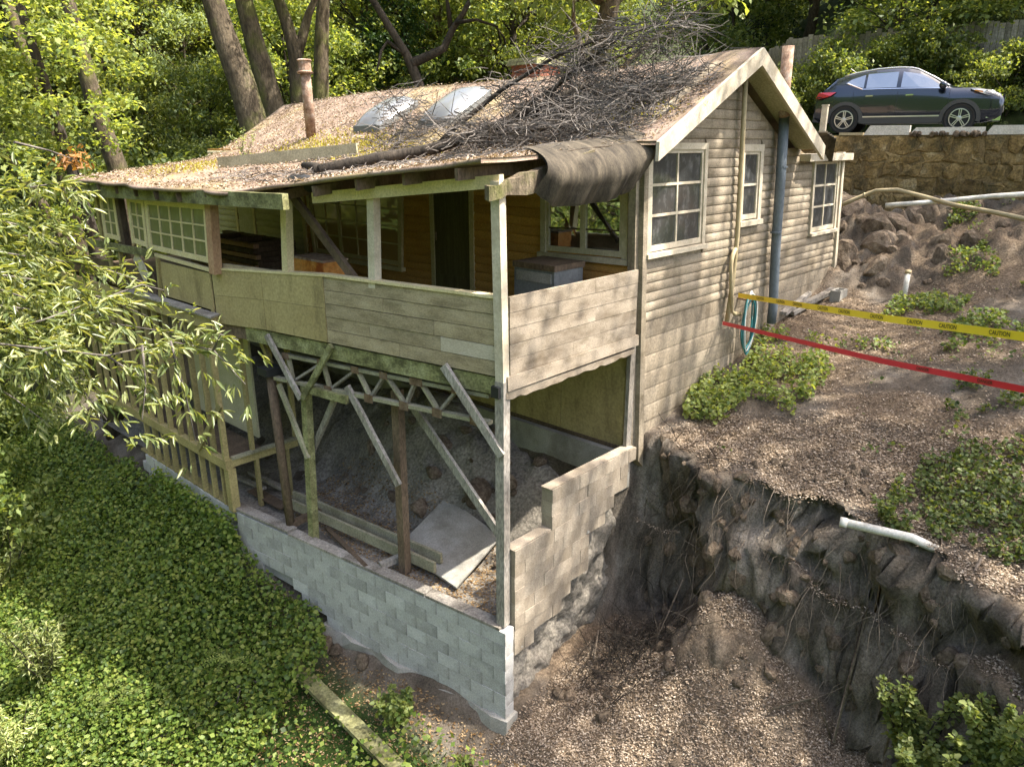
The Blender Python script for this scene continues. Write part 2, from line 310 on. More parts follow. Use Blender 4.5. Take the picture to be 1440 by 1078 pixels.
gx_ = axis([(-260, -60, 20), (-60, -16, 2.5), (-16, -6, .5), (-6, -.9, .16), (-.9, 6.5, .065), (6.5, 13.5, .13), (13.5, 30, .5), (30, 60, 2.5), (60, 260, 20)])
gy_ = axis([(-260, -60, 20), (-60, -12, 2.5), (-12, -6.2, .3), (-6.2, .6, .065), (.6, 12, .2), (12, 30, .6), (30, 60, 2.5), (60, 260, 20)])
GX, GY = np.meshgrid(gx_, gy_, indexing='ij'); GZ = ground(GX, GY); nx, ny = GX.shape
ii = (np.arange(nx - 1)[:, None] * ny + np.arange(ny - 1)[None]).ravel()
_sl = np.hypot(np.gradient(GZ, axis=0) / np.gradient(GX, axis=0), np.gradient(GZ, axis=1) / np.gradient(GY, axis=1))
_w = sstep(.7, 1.8, _sl) * (GX > .6) * (GX < 5.5) * sstep(.0, -.25, GY) * (GY > -6.2)
DX = _w * (.85 * fbm(GY * 1.5 + 3, GZ * 2.2 + 40, 3) + .55 * fbm(GY * 4 + 9, GZ * 6 + 60, 4) + .55 * sstep(1.3, .1, GZ) * np.exp(-((GY + .8) / .6) ** 2)); DY = _w * .4 * fbm(GX * 4 + 11, GZ * 4 + 30, 3)
me = npmesh('ground', np.stack([GX + DX, GY + DY, GZ], -1).reshape(-1, 3), np.stack([ii, ii + ny, ii + ny + 1, ii + 1], 1), MT['dirt'], True)
def ground_mat():
    m, n, b = _new('forest_ground')
    at = n.nodes.new('ShaderNodeAttribute'); at.attribute_name = 'cover'; sp = n.nodes.new('ShaderNodeSeparateColor'); n.links.new(at.outputs['Color'], sp.inputs[0])
    soil = ramp(n, tex(n, 1.7).outputs['Fac'], [(.055, .044, .032), (.125, .10, .075), (.19, .165, .135)])
    grey = ramp(n, tex(n, 2.6, (1, 1, .5), 8, .7).outputs['Fac'], [(.045, .036, .028), (.15, .125, .098), (.29, .25, .205)], .32, .68)
    chip = ramp(n, tex(n, 26, (1, 1, 1), 6, .75).outputs['Fac'], [(.06, .042, .028), (.16, .115, .075), (.26, .20, .14)], .32, .68)
    grn = ramp(n, tex(n, 9).outputs['Fac'], [(.02, .035, .008), (.05, .085, .016)])
    fine = ramp(n, tex(n, 38, (1, 1, 1), 6, .7).outputs['Fac'], [(.55, .55, .55), (1.25, 1.25, 1.25)], .35, .65)
    c = mix(n, 'MIX', sp.outputs[0], soil, chip); c = mix(n, 'MIX', sp.outputs[1], c, grn); c = mix(n, 'MIX', sp.outputs[2], c, grey)
    c = mix(n, 'MULTIPLY', 1.0, c, fine); n.links.new(c, b.inputs['Base Color']); b.inputs['Roughness'].default_value = 1; b.inputs['Specular IOR Level'].default_value = .15
    bp = n.nodes.new('ShaderNodeBump'); bp.inputs['Strength'].default_value = .9; bp.inputs['Distance'].default_value = .04
    n.links.new(tex(n, 17, (1, 1, 1), 9, .7).outputs['Fac'], bp.inputs['Height']); n.links.new(bp.outputs[0], b.inputs['Normal']); return m
MT['ground'] = ground_mat(); me.materials[0] = MT['ground']
slope = np.hypot(np.gradient(GZ, axis=0) / np.gradient(GX, axis=0), np.gradient(GZ, axis=1) / np.gradient(GY, axis=1))
nb = fbm(GX * .8 + 2, GY * .8, 4)
chipm = sstep(.0, .18, nb + .16) * (GY < .2) * (GX > -.2) * sstep(1.6, .7, slope) * (GX < WLX(GY) - .5)
grnm = np.maximum(sstep(-.6, -1.1, GX), sstep(14, 17, GY) * .6); grnm = np.maximum(grnm, (GX > WLX(GY) + 6.6) * .8)
greym = sstep(.9, 2.0, slope) * (GY < .3) * (GX > .8) * (GX < 5.5) * sstep(-.15, .12, fbm(GX * .6 + 9, GY * .6 + GZ * .5, 4))
ca = me.attributes.new('cover', 'FLOAT_COLOR', 'POINT')
ca.data.foreach_set('color', np.stack([chipm, grnm, greym, np.ones_like(nb)], -1).astype(np.float32).ravel())
tag(link('ground', me), 'sloping forest soil with a raw slide scarp and ravine', None, kind='structure')
# road behind the retaining wall
mb = MB(); ys = np.linspace(-60, 60, 61); vs = []; fs = []
for y in ys: vs += [(WLX(y) + .32, y, ROADZ), (WLX(y) + 6.8, y, ROADZ + .03)]
for i in range(60): fs.append((2 * i, 2 * i + 1, 2 * i + 3, 2 * i + 2))
mb.add(vs, fs); tag(mb.build('road', 'asphalt'), 'narrow asphalt road above the retaining wall', None, kind='structure')

# dirt fill held back by the block walls, under the porch
fx = np.linspace(-.62, 2.95, 70); fy = np.linspace(.12, 12.6, 170); FX, FY = np.meshgrid(fx, fy, indexing='ij')
xw = -.1228 / .9924 * np.minimum(FY, 5.8) + .12; FXX = np.maximum(FX, xw)
def fillz(X, Y):
    n2 = fbm(X * 1.4 + 31, Y * 1.4, 5); n3 = fbm(X * 5 + 3, Y * 5, 4)
    base = -.1 + 1.3 * sstep(.9, 2.7, X) * (1 - .35 * sstep(2.6, .6, Y)) + .5 * sstep(.6, 2.0, X) * np.exp(-((Y - 4.2) / 1.2) ** 2)
    return base + (.34 * n2 + .16 * n3) * sstep(.5, 1.4, X) + .06 * n3
FZ = fillz(FXX, FY); a, b2 = FX.shape
top = np.stack([FXX, FY, FZ], -1).reshape(-1, 3); ii = (np.arange(a - 1)[:, None] * b2 + np.arange(b2 - 1)[None]).ravel()
faces = [tuple(q) for q in np.stack([ii, ii + b2, ii + b2 + 1, ii + 1], 1)]
mbf = MB(); mbf.add(top, faces)
nn = 36; sx = np.linspace(.12, 3.0, 70); sk = []
for j in range(nn):                                     # raw earth face under the stepped end of the block wall
    zz = np.interp(sx, fx, FZ[:, 0]) * (1 - j / (nn - 1)) + (-1.75) * j / (nn - 1)
    bulge = .12 + .32 * fbm(sx * 2.2, zz * 2.2 + 50, 5) + .12 * fbm(sx * 8, zz * 8 + 50, 3) if j else .12 + 0 * sx
    sk.append(np.stack([sx, bulge + .10 * (j > 0) * 1.0 * (j / nn), zz], -1))
sk = np.array(sk).reshape(-1, 3); kk = 70
mbf.add(sk, [(i * kk + j, (i + 1) * kk + j, (i + 1) * kk + j + 1, i * kk + j + 1) for i in range(nn - 1) for j in range(kk - 1)])
tag(mbf.build('dirt_bank', 'dirt', None, True), 'loose grey dirt filling the space under the porch', None, kind='structure')

# ------------------------------------------------------------------ concrete block walls
def block_mesh(l, h, d, mat):
    b = .008; mb = MB(); x, y, z = l / 2, d / 2, h / 2
    A = [(-x, -y, -z), (x, -y, -z), (x, y, -z), (-x, y, -z), (-x, -y, z), (x, -y, z), (x, y, z), (-x, y, z)]
    mb.hexa(A); return mb.mesh('block', mat)
BL, BH, BD = .3965, .1965, .19
bm_full, bm_half = block_mesh(BL, BH, BD, 'block'), block_mesh(.192, BH, BD, 'block')
bs_full, bs_half = block_mesh(BL, BH, BD, 'block_sun'), block_mesh(.192, BH, BD, 'block_sun')
wallb = thing('foundation_wall', (0, 0, -1.4), 'grey concrete block foundation wall under the sagging porch', 'wall')
rz = math.atan2(DPF[1], DPF[0])
mort = MB(); a0 = np.array([0, 0, 0]) + DPF * .0
for r in range(7):
    z = -.1 - .2 * r; s = -.1; first = r % 2 == 1
    while s < 5.7:
        l = .2 if (first or s > 5.45) else .4; first = False
        hole = (3.9 < s < 4.75 and r >= 4) or (s > 4.7 and r > 4) or (r == 6 and s > 3.4)
        if not hole:
            c = DPF * (s + l / 2) + np.array([0, 0, z])
            inst('block', bm_full if l == .4 else bm_half, wallb, c + NPF * random.uniform(-.003, .004), (random.uniform(-.004, .004), 0, rz + random.uniform(-.005, .005)))
        s += l
p0 = DPF * .0; p1 = DPF * 5.72
MB().bar(p0 + np.array([0, 0, -.62]) - NPF * .02, p1 + np.array([0, 0, -.47]) - NPF * .02, .16, 1.2, h2=.9).build('mortar_core', 'mortar', wallb)
for s0, s1, dz in ((0.0, 1.3, .0), (1.32, 3.0, .012), (3.02, 4.3, -.004), (4.32, 5.8, .03)):   # rotten sill plate on top
    MB().bar(DPF * s0 + np.array([0, 0, .022 + dz]), DPF * s1 + np.array([0, 0, .022 + dz]), .19, .04).build('sill_plate', 'grey_wood', wallb)
for k in range(3):                                        # left run, half buried in ivy
    for j in range(9):
        inst('block', bm_full, wallb, (-.71 + random.uniform(-.01, .01), 6.02 + .4 * j + (.2 if k % 2 else 0), -.1 - .2 * k), (0, 0, math.pi / 2))
MB().box((-.78, 5.85, .002), (-.6, 9.7, .045)).build('sill_plate', 'olive_wood', wallb)
foot = MB(); prev = None; fv = []; ff = []
for i, s in enumerate(np.linspace(-.15, 3.6, 16)):
    zt = -1.38 + .02 * math.sin(i * 2.1); zb = -1.62 - .06 * math.sin(i * 1.3)
    for off, z in ((.13 + .05 * math.sin(i * 1.7), zt), (.16 + .04 * math.sin(i), zb), (-.12, zb), (-.12, zt)): fv.append(DPF * s + NPF * off + np.array([0, 0, z]))
for i in range(15):
    for k in range(4): ff.append((4 * i + k, 4 * i + (k + 1) % 4, 4 * i + 4 + (k + 1) % 4, 4 * i + 4 + k))
ff += [(3, 2, 1, 0), (60, 61, 62, 63)]
foot.add(fv, ff).build('footing', 'concrete', wallb)
# return wall, stepped top, undermined bottom
wallr = thing('return_wall', (0.1, 0, -.3), 'stepped concrete block wall in sunlit tan with its lower end hanging over the slide', 'wall')
edge = [py(*q, 0) for q in [(741, 893), (766, 868), (792, 834), (802, 812), (822, 788), (824, 752), (852, 714), (872, 672), (884, 636)]]
ez = [e[2] for e in edge]; ex = [e[0] for e in edge]
for r in range(11):
    z = 1.63 - .2 * r; xa = .86 if r < 3 else .12; xb = min(2.78, np.interp(z, ez, ex)); x = xa
    first = True
    while x < xb - .1:
        l = .2 if (first and r % 2 == 0) else .4
        if first and r % 2 == 0: x = xa
        first = False
        if x + l > xb + .14: l = .2
        inst('block', bs_full if l == .4 else bs_half, wallr, (x + l / 2, random.uniform(-.006, .008), z), (0, random.uniform(-.004, .004), random.uniform(-.01, .01)))
        x += l
for (x0, x1, z) in ((.83, 2.8, 1.733), (.1, .86, 1.133)):
    MB().box((x0, -.085, z), (x1, .085, z + .014)).build('mortar_cap', 'block_sun', wallr)
for i, (x, z, s) in enumerate(((1.72, .78, .17), (1.55, .68, .13), (.3, -.38, .16), (.55, -.3, .12), (2.35, 1.1, .12))):   # broken footing lumps
    mb = MB(); mb.lathe([(s * .5, -s * .7), (s, -s * .2), (s * .8, s * .4), (s * .3, s * .7)], (x, .06, z), 7); mb.build('broken_footing', 'concrete', wallr)

# ------------------------------------------------------------------ the house
house = thing('cabin_house', (3, 0, 1.5), 'dilapidated tan cabin with sagging roof and shored-up porch', 'house')
def gx(x, z): return x - (.06 + .012 * (x - 3)) * (z - 3.6)
def G(x, z, y=0.0): return V((gx(x, z), y, z))
RID = (5.12, 7.42); EL = (2.47, 6.16); ER = (7.95, 6.06)
def rake(x): return RID[1] - (RID[0] - x) * (RID[1] - EL[1]) / (RID[0] - EL[0]) if x < RID[0] else max(RID[1] - (x - RID[0]) * (RID[1] - ER[1]) / (ER[0] - RID[0]), 5.95)
# openings on the gable (x0,x1,z0,z1)
W1 = (2.99, 4.66, 4.60, 6.12); W2 = (5.80, 6.62, 4.84, 6.10); W3 = (8.92, 10.30, 4.40, 5.86)
gw = MB()                                                   # backing wall
xs = np.linspace(2.78, 10.45, 40)
for i in range(39):
    a, b = xs[i], xs[i + 1]
    za, zb = [min(rake(t) - .12, 5.86 if t > 8.2 else 9) for t in (a, b)]
    gw.hexa([G(a, 1.5, .02), G(b, 1.5, .02), G(b, 1.5, .14), G(a, 1.5, .14), G(a, za, .02), G(b, zb, .02), G(b, zb, .14), G(a, za, .14)])
gable = gw.build('gable_wall', 'plaster', house)
def siding(parent, P, x0, x1, z0, z1, step, mat, n, holes=(), zmax=None, prof=.022):
    """half-round boards: P(x, z, out) -> point"""
    z = z0
    while z + step * .5 < z1:
        za, zb = z, min(z + step, z1); zm = (za + zb) / 2; iv = [(x0, x1)]
        if zmax: iv = [(a, b) for a, b in zmax(zb)]
        for (h0, h1, k0, k1) in holes:
            if zb > k0 + .01 and za < k1 - .01:
                nv = []
                for a, b in iv:
                    if h1 <= a or h0 >= b: nv.append((a, b)); continue
                    if h0 > a + .03: nv.append((a, h0))
                    if h1 < b - .03: nv.append((h1, b))
                iv = nv
        for a, b in iv:
            if b - a < .04: continue
            cuts = [a, b]
            if b - a > 2.8: cuts = [a, a + (b - a) * random.uniform(.35, .65), b]
            for a_, b_ in zip(cuts[:-1], cuts[1:]):
                vs = []; pr = [(.0, .0), (.10, prof * .75), (.35, prof * 1.05), (.65, prof), (.9, prof * .6), (1.0, .0)]
                jz = random.uniform(-.003, .003)
                for t in (a_ + .001, b_ - .001):
                    for h, o in pr: vs.append(P(t, za + (zb - za) * h + jz * 0, o + .004))
                k = len(pr); fs = [(i, k + i, k + i + 1, i + 1) for i in range(k - 1)] + [tuple(range(k))[::-1], tuple(range(k, 2 * k))]
                mb = MB().add(vs, fs); mb.build('siding_board', mat, parent, False)
        z += step
def gclip(z):
    if z < 5.86: return [(2.9, 10.45)]
    if z < 6.05: return [(2.9, 8.3)]
    t = (z + .15 - EL[1]) / (RID[1] - EL[1]); a = EL[0] + t * (RID[0] - EL[0]); b = ER[0] - ((z + .15 - ER[1]) / (RID[1] - ER[1])) * (ER[0] - RID[0])
    return [(max(2.9, a), min(8.3, b))] if b > a else []
siding(gable, lambda x, z, o: G(x, z, .018 - o), 2.9, 10.45, 3.62, 7.2, .142, 'siding', None, holes=(W1, W2, W3), zmax=gclip)
siding(gable, lambda x, z, o: G(x, z, .018 - o), 2.9, 10.45, 2.0, 3.62, .27, 'plaster', None, zmax=lambda z: [(2.9, 10.45)], prof=.008)

def quadmap(q):
    tl, tr, br, bl = [V(p) for p in q]
    return lambda u, v: (tl * (1 - u) + tr * u) * (1 - v) + (bl * (1 - u) + br * u) * v
def window(q, n, cols, rows, parent, pane='pane', cas=.09, mat='trim', sill=True, frames=(), mun=.018, proud=.045):
    """casing as the part, with sash, muntins, panes and sill as its pieces; n = outward normal"""
    P = quadmap(q); n = V(n); W = (V(q[1]) - V(q[0])).length; H = (V(q[3]) - V(q[0])).length
    def blk(mb, u0, u1, v0, v1, d0, d1): return mb.hexa([P(u0, v1) + n * d0, P(u1, v1) + n * d0, P(u1, v1) + n * d1, P(u0, v1) + n * d1, P(u0, v0) + n * d0, P(u1, v0) + n * d0, P(u1, v0) + n * d1, P(u0, v0) + n * d1])
    cu, cv = cas / W, cas / H; mb = MB()
    blk(mb, 0, 1, 0, cv, -.03, proud); blk(mb, 0, cu, cv, 1, -.03, proud - .004); blk(mb, 1 - cu, 1, cv, 1, -.03, proud - .004)
    win = mb.build('window', mat, parent)
    su, sv = .05 / W, .05 / H; edges = list(frames) or [0, 1]
    for a, b in zip(edges[:-1], edges[1:]):
        A, B = cu + (1 - 2 * cu) * a, cu + (1 - 2 * cu) * b; v0, v1 = cv, 1 - .5 * cv; mb = MB()
        blk(mb, A, B, v0, v0 + sv, -.02, .018); blk(mb, A, B, v1 - sv * 1.6, v1, -.02, .018); blk(mb, A, A + su, v0 + sv, v1 - sv * 1.6, -.02, .0175); blk(mb, B - su, B, v0 + sv, v1 - sv * 1.6, -.02, .0175)
        mb.build('sash', mat, win)
        a0, a1, b0, b1 = A + su, B - su, v0 + sv, v1 - sv * 1.6; c = cols if isinstance(cols, int) else cols[edges.index(a)]
        for i in range(c):
            for j in range(rows):
                u0, u1 = a0 + (a1 - a0) * i / c, a0 + (a1 - a0) * (i + 1) / c; w0, w1 = b0 + (b1 - b0) * j / rows, b0 + (b1 - b0) * (j + 1) / rows; mb = MB()
                t = random.uniform(-.002, .002)
                mb.hexa([P(u0, w1) - n * .014, P(u1, w1) - n * .014, P(u1, w1) - n * (.008 + t), P(u0, w1) - n * (.008 - t), P(u0, w0) - n * .014, P(u1, w0) - n * .014, P(u1, w0) - n * (.008 - t), P(u0, w0) - n * (.008 + t)])
                mb.build('pane', pane, win)
        mu, mv = mun / W, mun / H
        for i in range(1, c): mb = MB(); u = a0 + (a1 - a0) * i / c; blk(mb, u - mu, u + mu, b0, b1, -.012, .012); mb.build('muntin', mat, win)
        for j in range(1, rows): mb = MB(); w_ = b0 + (b1 - b0) * j / rows; blk(mb, a0, a1, w_ - mv, w_ + mv, -.012, .0105); mb.build('muntin', mat, win)
    if sill: mb = MB(); blk(mb, -.02, 1.02, 1 - .3 * cv, 1 + .45 * cv, -.03, proud + .04); mb.build('sill', mat, win)
    return win
def gq(w): x0, x1, z0, z1 = w; return [G(x0, z1, -.005), G(x1, z1, -.005), G(x1, z0, -.005), G(x0, z0, -.005)]
NY = (0, -1, 0)
window(gq(W1), NY, 2, 3, gable); window(gq(W2), NY, 1, 2, gable, cas=.11); window(gq(W3), NY, 2, 3, gable, cas=.08)
# corner boards
MB().hexa([G(2.86, 1.45, -.06), G(2.99, 1.3, -.06), G(2.99, 1.3, .1), G(2.86, 1.45, .1), G(2.86, 6.1, -.06), G(2.96, 6.1, -.06), G(2.96, 6.1, .1), G(2.86, 6.1, .1)]).build('corner_board', 'siding', house)
MB().hexa([G(10.4, 2.9, -.05), G(10.52, 2.9, -.05), G(10.52, 2.9, .1), G(10.4, 2.9, .1), G(10.4, 5.95, -.05), G(10.52, 5.95, -.05), G(10.52, 5.95, .1), G(10.4, 5.95, .1)]).build('corner_board', 'trim', house)
# pipes on the gable
def gp(x, y, out=.0): return py(x, y, -out)
cp = MB(); cp.tube([gp(1049, 108, .12), gp(1044, 200, .1), gp(1037, 330, .09), gp(1030, 400, .09), gp(1022, 452, .09)], .04, 8).build('vent_pipe', 'pipe_tan', house, True)
MB().tube([gp(1036, 345, .07), gp(1030, 360, .13), gp(1028, 372, .13), gp(1029, 438, .13), gp(1033, 441, .16), gp(1041, 441, .16)], .035, 8).build('drain_elbow', 'pipe_tan', house, True)
bp_ = [gp(1108, 68, .42), gp(1106, 128, .42)]; lo_ = [gp(1103, 163, .16), gp(1097, 262, .16), gp(1091, 345, .16), gp(1087, 432, .16)]
x_, y_ = lo_[0][0], lo_[0][1]
fl = MB().tube([lo_[3] - np.array([0, 0, .3])] + lo_[::-1], .085, 12).build('flue_pipe', 'pipe_grey', house, True)
MB().tube([lo_[0], (lo_[0][0] - .1, lo_[0][1], 6.8), (lo_[0][0] - .13, lo_[0][1], 7.62)], .095, 12).build('rusty_cowl', 'rust', fl, True)
for q in (gp(1091, 328, .16), gp(1099, 236, .16)): MB().tube([q, q + np.array([0, 0, .03])], .1, 12).build('strap', 'pipe_grey', fl)

# front wall, behind the porch (plane X = 2.85)
fwm = MB(); fwm.box((2.86, .02, 3.3), (2.98, 12.6, 6.0)); fwall = fwm.build('front_wall', 'siding_brown', house)
def fx_(x, y): return px(x, y, 2.845)
FQ = [[(430, 262), (567, 252), (567, 378), (443, 357)], [(762, 246), (886, 240), (884, 368), (762, 356)]]
f1 = [fx_(*q) for q in FQ[0]]; f1[0][2] = f1[1][2] = 5.42; f2 = [fx_(*q) for q in FQ[1]]
DO = (3.42, 4.32, 3.58, 5.62)
holes = [(min(f1[1][1], f1[2][1]), max(f1[0][1], f1[3][1]), 3.8, 5.42), (f2[1][1], f2[0][1], 4.46, 5.75), DO, (10.55, 11.35, 3.5, 5.3)]
siding(fwall, lambda y, z, o: V((2.858 - o, y, z)), .05, 8.5, 3.45, 5.95, .142, 'siding_brown', None, holes=holes)
siding(fwall, lambda y, z, o: V((2.82 - o, y, z)), 8.55, 12.5, 3.45, 5.95, .142, 'siding_pale', None, holes=holes)
MB().box((2.80, 8.44, 3.45), (2.87, 8.56, 5.95)).build('corner_board', 'trim_y', fwall)
NX = (-1, 0, 0)
window(f1, NX, [2, 2, 1], 4, fwall, 'pane_amber', .1, 'trim_y', frames=(0, .33, .73, 1), mun=.014)
window(f2, NX, [1, 1], 1, fwall, 'pane_front', .1, 'trim', frames=(0, .5, 1))
for j in (.33, .66):
    a = lerp(lerp(f2[0], f2[3], j), lerp(f2[1], f2[2], j), .06); b = lerp(lerp(f2[0], f2[3], j), lerp(f2[1], f2[2], j), .94); MB().bar(a, b, .02, .02).build('glazing_bar', 'dark_wood', fwall)
def door(y0, y1, z0, z1, mat, tr, parent, xx=2.84):
    mb = MB(); mb.box((xx - .03, y0 - .1, z0), (xx + .03, y0, z1 + .1)); mb.box((xx - .03, y1, z0), (xx + .03, y1 + .1, z1 + .1)); mb.box((xx - .029, y0, z1), (xx + .03, y1, z1 + .1))
    d = mb.build('door', tr, parent); n = 6
    for i in range(n):
        a, b = y0 + (y1 - y0) * i / n, y0 + (y1 - y0) * (i + 1) / n; MB().box((xx - .012, a + .005, z0 + .32), (xx + .02, b - .005, z1 - .02)).build('plank', mat, d)
    MB().box((xx - .018, y0, z0), (xx + .02, y1, z0 + .3)).build('kick_board', mat, d)
    MB().box((xx - .014, y0, z0 + .3), (xx + .006, y1, z1)).build('backing', mat, d)
    MB().tube([(xx - .06, y1 - .09, z0 + .9), (xx - .06, y1 - .09, z0 + 1.05)], .012, 6).build('handle', 'rust', d)
door(*DO, 'door', 'trim_y', fwall); door(10.6, 11.3, 3.5, 5.2, 'siding_pale', 'trim_y', fwall, 2.80)
lp = thing('porch_lamp', px(590, 266, 2.8), 'small twin-bulb lamp on the brown porch wall near the dark door', 'lamp')
c = px(590, 264, 2.80); MB().lathe([(.05, -.02), (.06, 0), (.05, .02)], c, 10, 'y').build('base', 'grey_paint', lp, True)
for s in (-.09, .09): MB().lathe([(.02, -.07), (.045, -.05), (.055, 0), (.03, .05)], c + np.array([-.06, s, -.02]), 10).build('bulb', 'trim', lp, True)
MB().bar(c + np.array([-.03, -.1, 0]), c + np.array([-.03, .1, 0]), .03, .03).build('arm', 'rust', lp)

# wall under the house floor, seen below the porch
lw = MB(); lw.box((2.84, .06, 1.62), (2.93, 12.6, 3.42)); lower = lw.build('crawlspace_wall', 'olive', house)
for i in range(5): MB().box((2.825, .15 + 1.22 * i, 1.66), (2.839, 1.36 + 1.22 * i, 3.3)).build('plywood_panel', 'olive', lower)
MB().box((2.70, .05, 1.0), (2.93, 12.6, 1.62)).build('stem_wall', 'concrete', lower)
MB().box((2.80, .05, 1.622), (2.86, 12.6, 1.68)).build('mudsill', 'dark_wood', lower)
MB().box((2.72, .0, 1.3), (2.84, .06, 3.4)).build('corner_stud', 'grey_wood', lower)
# far end wall and back wall close the shell
MB().box((2.98, 12.5, 1.0), (9.0, 12.62, 5.9)).build('end_wall', 'siding_pale', house)
MB().box((10.2, .2, 2.6), (10.32, 12.6, 5.8)).build('back_wall', 'siding', house)

# ------------------------------------------------------------------ porch
porch = MB(); dk = [(0.02, .03), (2.85, .03), (2.85, 12.5), (-.72, 12.5), (-.72, 5.8)]
porch.add([(x, y, 3.50) for x, y in dk] + [(x, y, 3.56) for x, y in dk], [(4, 3, 2, 1, 0), (5, 6, 7, 8, 9)] + [(i, (i + 1) % 5, 5 + (i + 1) % 5, 5 + i) for i in range(5)])
porch = porch.build('porch_deck', 'dark_wood', house)
for i in range(16):
    y = .45 + .6 * i; x0 = -.1228 / .9924 * min(y, 5.8) + .06; MB().box((x0, y, 3.29), (2.83, y + .045, 3.498)).build('joist', 'dark_wood', porch)
def onpf(s, z, off=0.): return V(DPF * s + NPF * off + np.array([0, 0, z]))
rail = MB().bar(onpf(.02, 4.0, -.06), onpf(5.6, 3.93, -.06), .05, .8).build('front_railing', 'rail', house)
railz = lambda s: np.interp(s, [0, 2.9, 4.3, 5.7], [4.43, 4.40, 4.33, 4.24])
botz = lambda s: np.interp(s, [0, 5.0, 5.7], [3.47, 3.42, 3.36])
SP = 3.05                                                     # boards to the right of here, plywood to the left
for r in range(5):
    cuts = sorted([.06] + [SP] + ([1.55 + .5 * math.sin(r * 2.3)] if r != 3 else [.95, 2.2]))
    for i, (a, b) in enumerate(zip(cuts[:-1], cuts[1:])):
        mb = MB(); pr = []
        for s in (a + .002, b - .002):
            zt, zb = railz(s) - .02, botz(s); h = (zt - zb) / 5; pr.append((s, zt - h * r - .004, zt - h * (r + 1) + .004))
        o0 = .0 + random.uniform(0, .008)
        mb.hexa([onpf(pr[0][0], pr[0][2], -.03), onpf(pr[1][0], pr[1][2], -.03), onpf(pr[1][0], pr[1][2], o0), onpf(pr[0][0], pr[0][2], o0), onpf(pr[0][0], pr[0][1], -.03), onpf(pr[1][0], pr[1][1], -.03), onpf(pr[1][0], pr[1][1], o0 - .003), onpf(pr[0][0], pr[0][1], o0 - .003)])
        mb.build('board', 'rail_pale' if (r == 3 and i == 0) else 'rail', rail)
for a, b in ((SP + .005, 4.42), (4.43, 5.68)):
    for t0, t1 in ((0, .47), (.475, 1)):
        f = lambda s, t: onpf(s, railz(s) - .02 + (botz(s) - railz(s) + .02) * t, .012); g = lambda s, t: onpf(s, railz(s) - .02 + (botz(s) - railz(s) + .02) * t, -.02)
        MB().hexa([g(a, t1), g(b, t1), f(b, t1), f(a, t1), g(a, t0), g(b, t0), f(b, t0), f(a, t0)]).build('plywood_panel', 'olive', rail)
for a, b in ((.02, 3.0), (3.01, 5.72)): MB().bar(onpf(a, railz(a), -.04), onpf(b, railz(b), -.04), .13, .035).build('rail_cap', 'trim_y', rail)
MB().bar(onpf(.05, 3.34, -.07), onpf(3.0, 3.30, -.07), .1, .22).build('rim_beam', 'moss_wood', porch)
MB().bar(onpf(3.01, 3.30, -.07), onpf(5.0, 3.28, -.07), .1, .22).build('rim_beam', 'moss_wood', porch)
MB().bar(onpf(5.01, 3.28, -.08), onpf(5.7, 3.26, -.08), .1, .2).build('rim_beam', 'dark_wood', porch)
# side railing (plane Y = 0)
sr = MB().box((.09, .01, 3.5), (2.78, .05, 4.38)).build('side_railing', 'rail_sun', house)
for r in range(5):
    zt = 4.43 - .19 * r; cuts = [.1, 2.76] if r % 2 else [.1, random.uniform(1.0, 1.8), 2.76]
    for a, b in zip(cuts[:-1], cuts[1:]):
        o = random.uniform(0, .006)
        MB().hexa([(a + .002, -.03 - o, zt - .187), (b - .002, -.03 - o, zt - .187), (b - .002, .008, zt - .187), (a + .002, .008, zt - .187), (a + .002, -.027 - o, zt - .003), (b - .002, -.027 - o, zt - .003), (b - .002, .008, zt - .003), (a + .002, .008, zt - .003)]).build('board', 'rail_sun', sr)
MB().hexa([(.04, -.06, 3.30), (2.82, -.06, 3.33), (2.82, .03, 3.33), (.04, .03, 3.30), (.04, -.05, 3.478), (2.82, -.05, 3.478), (2.82, .03, 3.478), (.04, .03, 3.478)]).build('skirt_board', 'rail_sun', sr)
lb = MB(); lv = []; lf = []                                     # ledger with its ragged rotten edge
for i, x in enumerate(np.linspace(.02, 2.74, 24)): lv += [(x, -.045, 3.288), (x, .02, 3.288), (x, .02, 3.16 + .03 * random.random() + .015 * i / 12), (x, -.045, 3.17 + .035 * random.random() + .015 * i / 12)]
for i in range(23):
    for k in range(4): lf.append((4 * i + k, 4 * i + (k + 1) % 4, 4 * i + 4 + (k + 1) % 4, 4 * i + 4 + k))
lf += [(0, 1, 2, 3), (95, 94, 93, 92)]; lb.add(lv, lf).build('ledger', 'rail_sun', sr)
# posts
MB().bar((.03, .03, .03), (.03, .03, 3.42), .13, .13).build('post', 'grey_wood', house)
MB().bar((.03, .03, 3.42), (-.03, .03, 5.72), .12, .12).build('post', 'trim', house)
for x, y0, y1, mt in ((527, 255, 402, 'trim'), (405, 280, 393, 'trim_y')):
    a = pf(x, y1, -.06); b = pf(x - 2, y0, -.06); MB().bar(a - np.array([0, 0, .1]), (b[0], b[1], b[2] + .12), .12, .12).build('post', mt, house)
MB().bar(pf(503, 398, -.12), pf(402, 262, -.12), .07, .11).build('brace', 'dark_wood', house)
MB().box((-.07, .0, 3.22), (.11, .125, 3.36)).build('post_bracket', 'black', house)
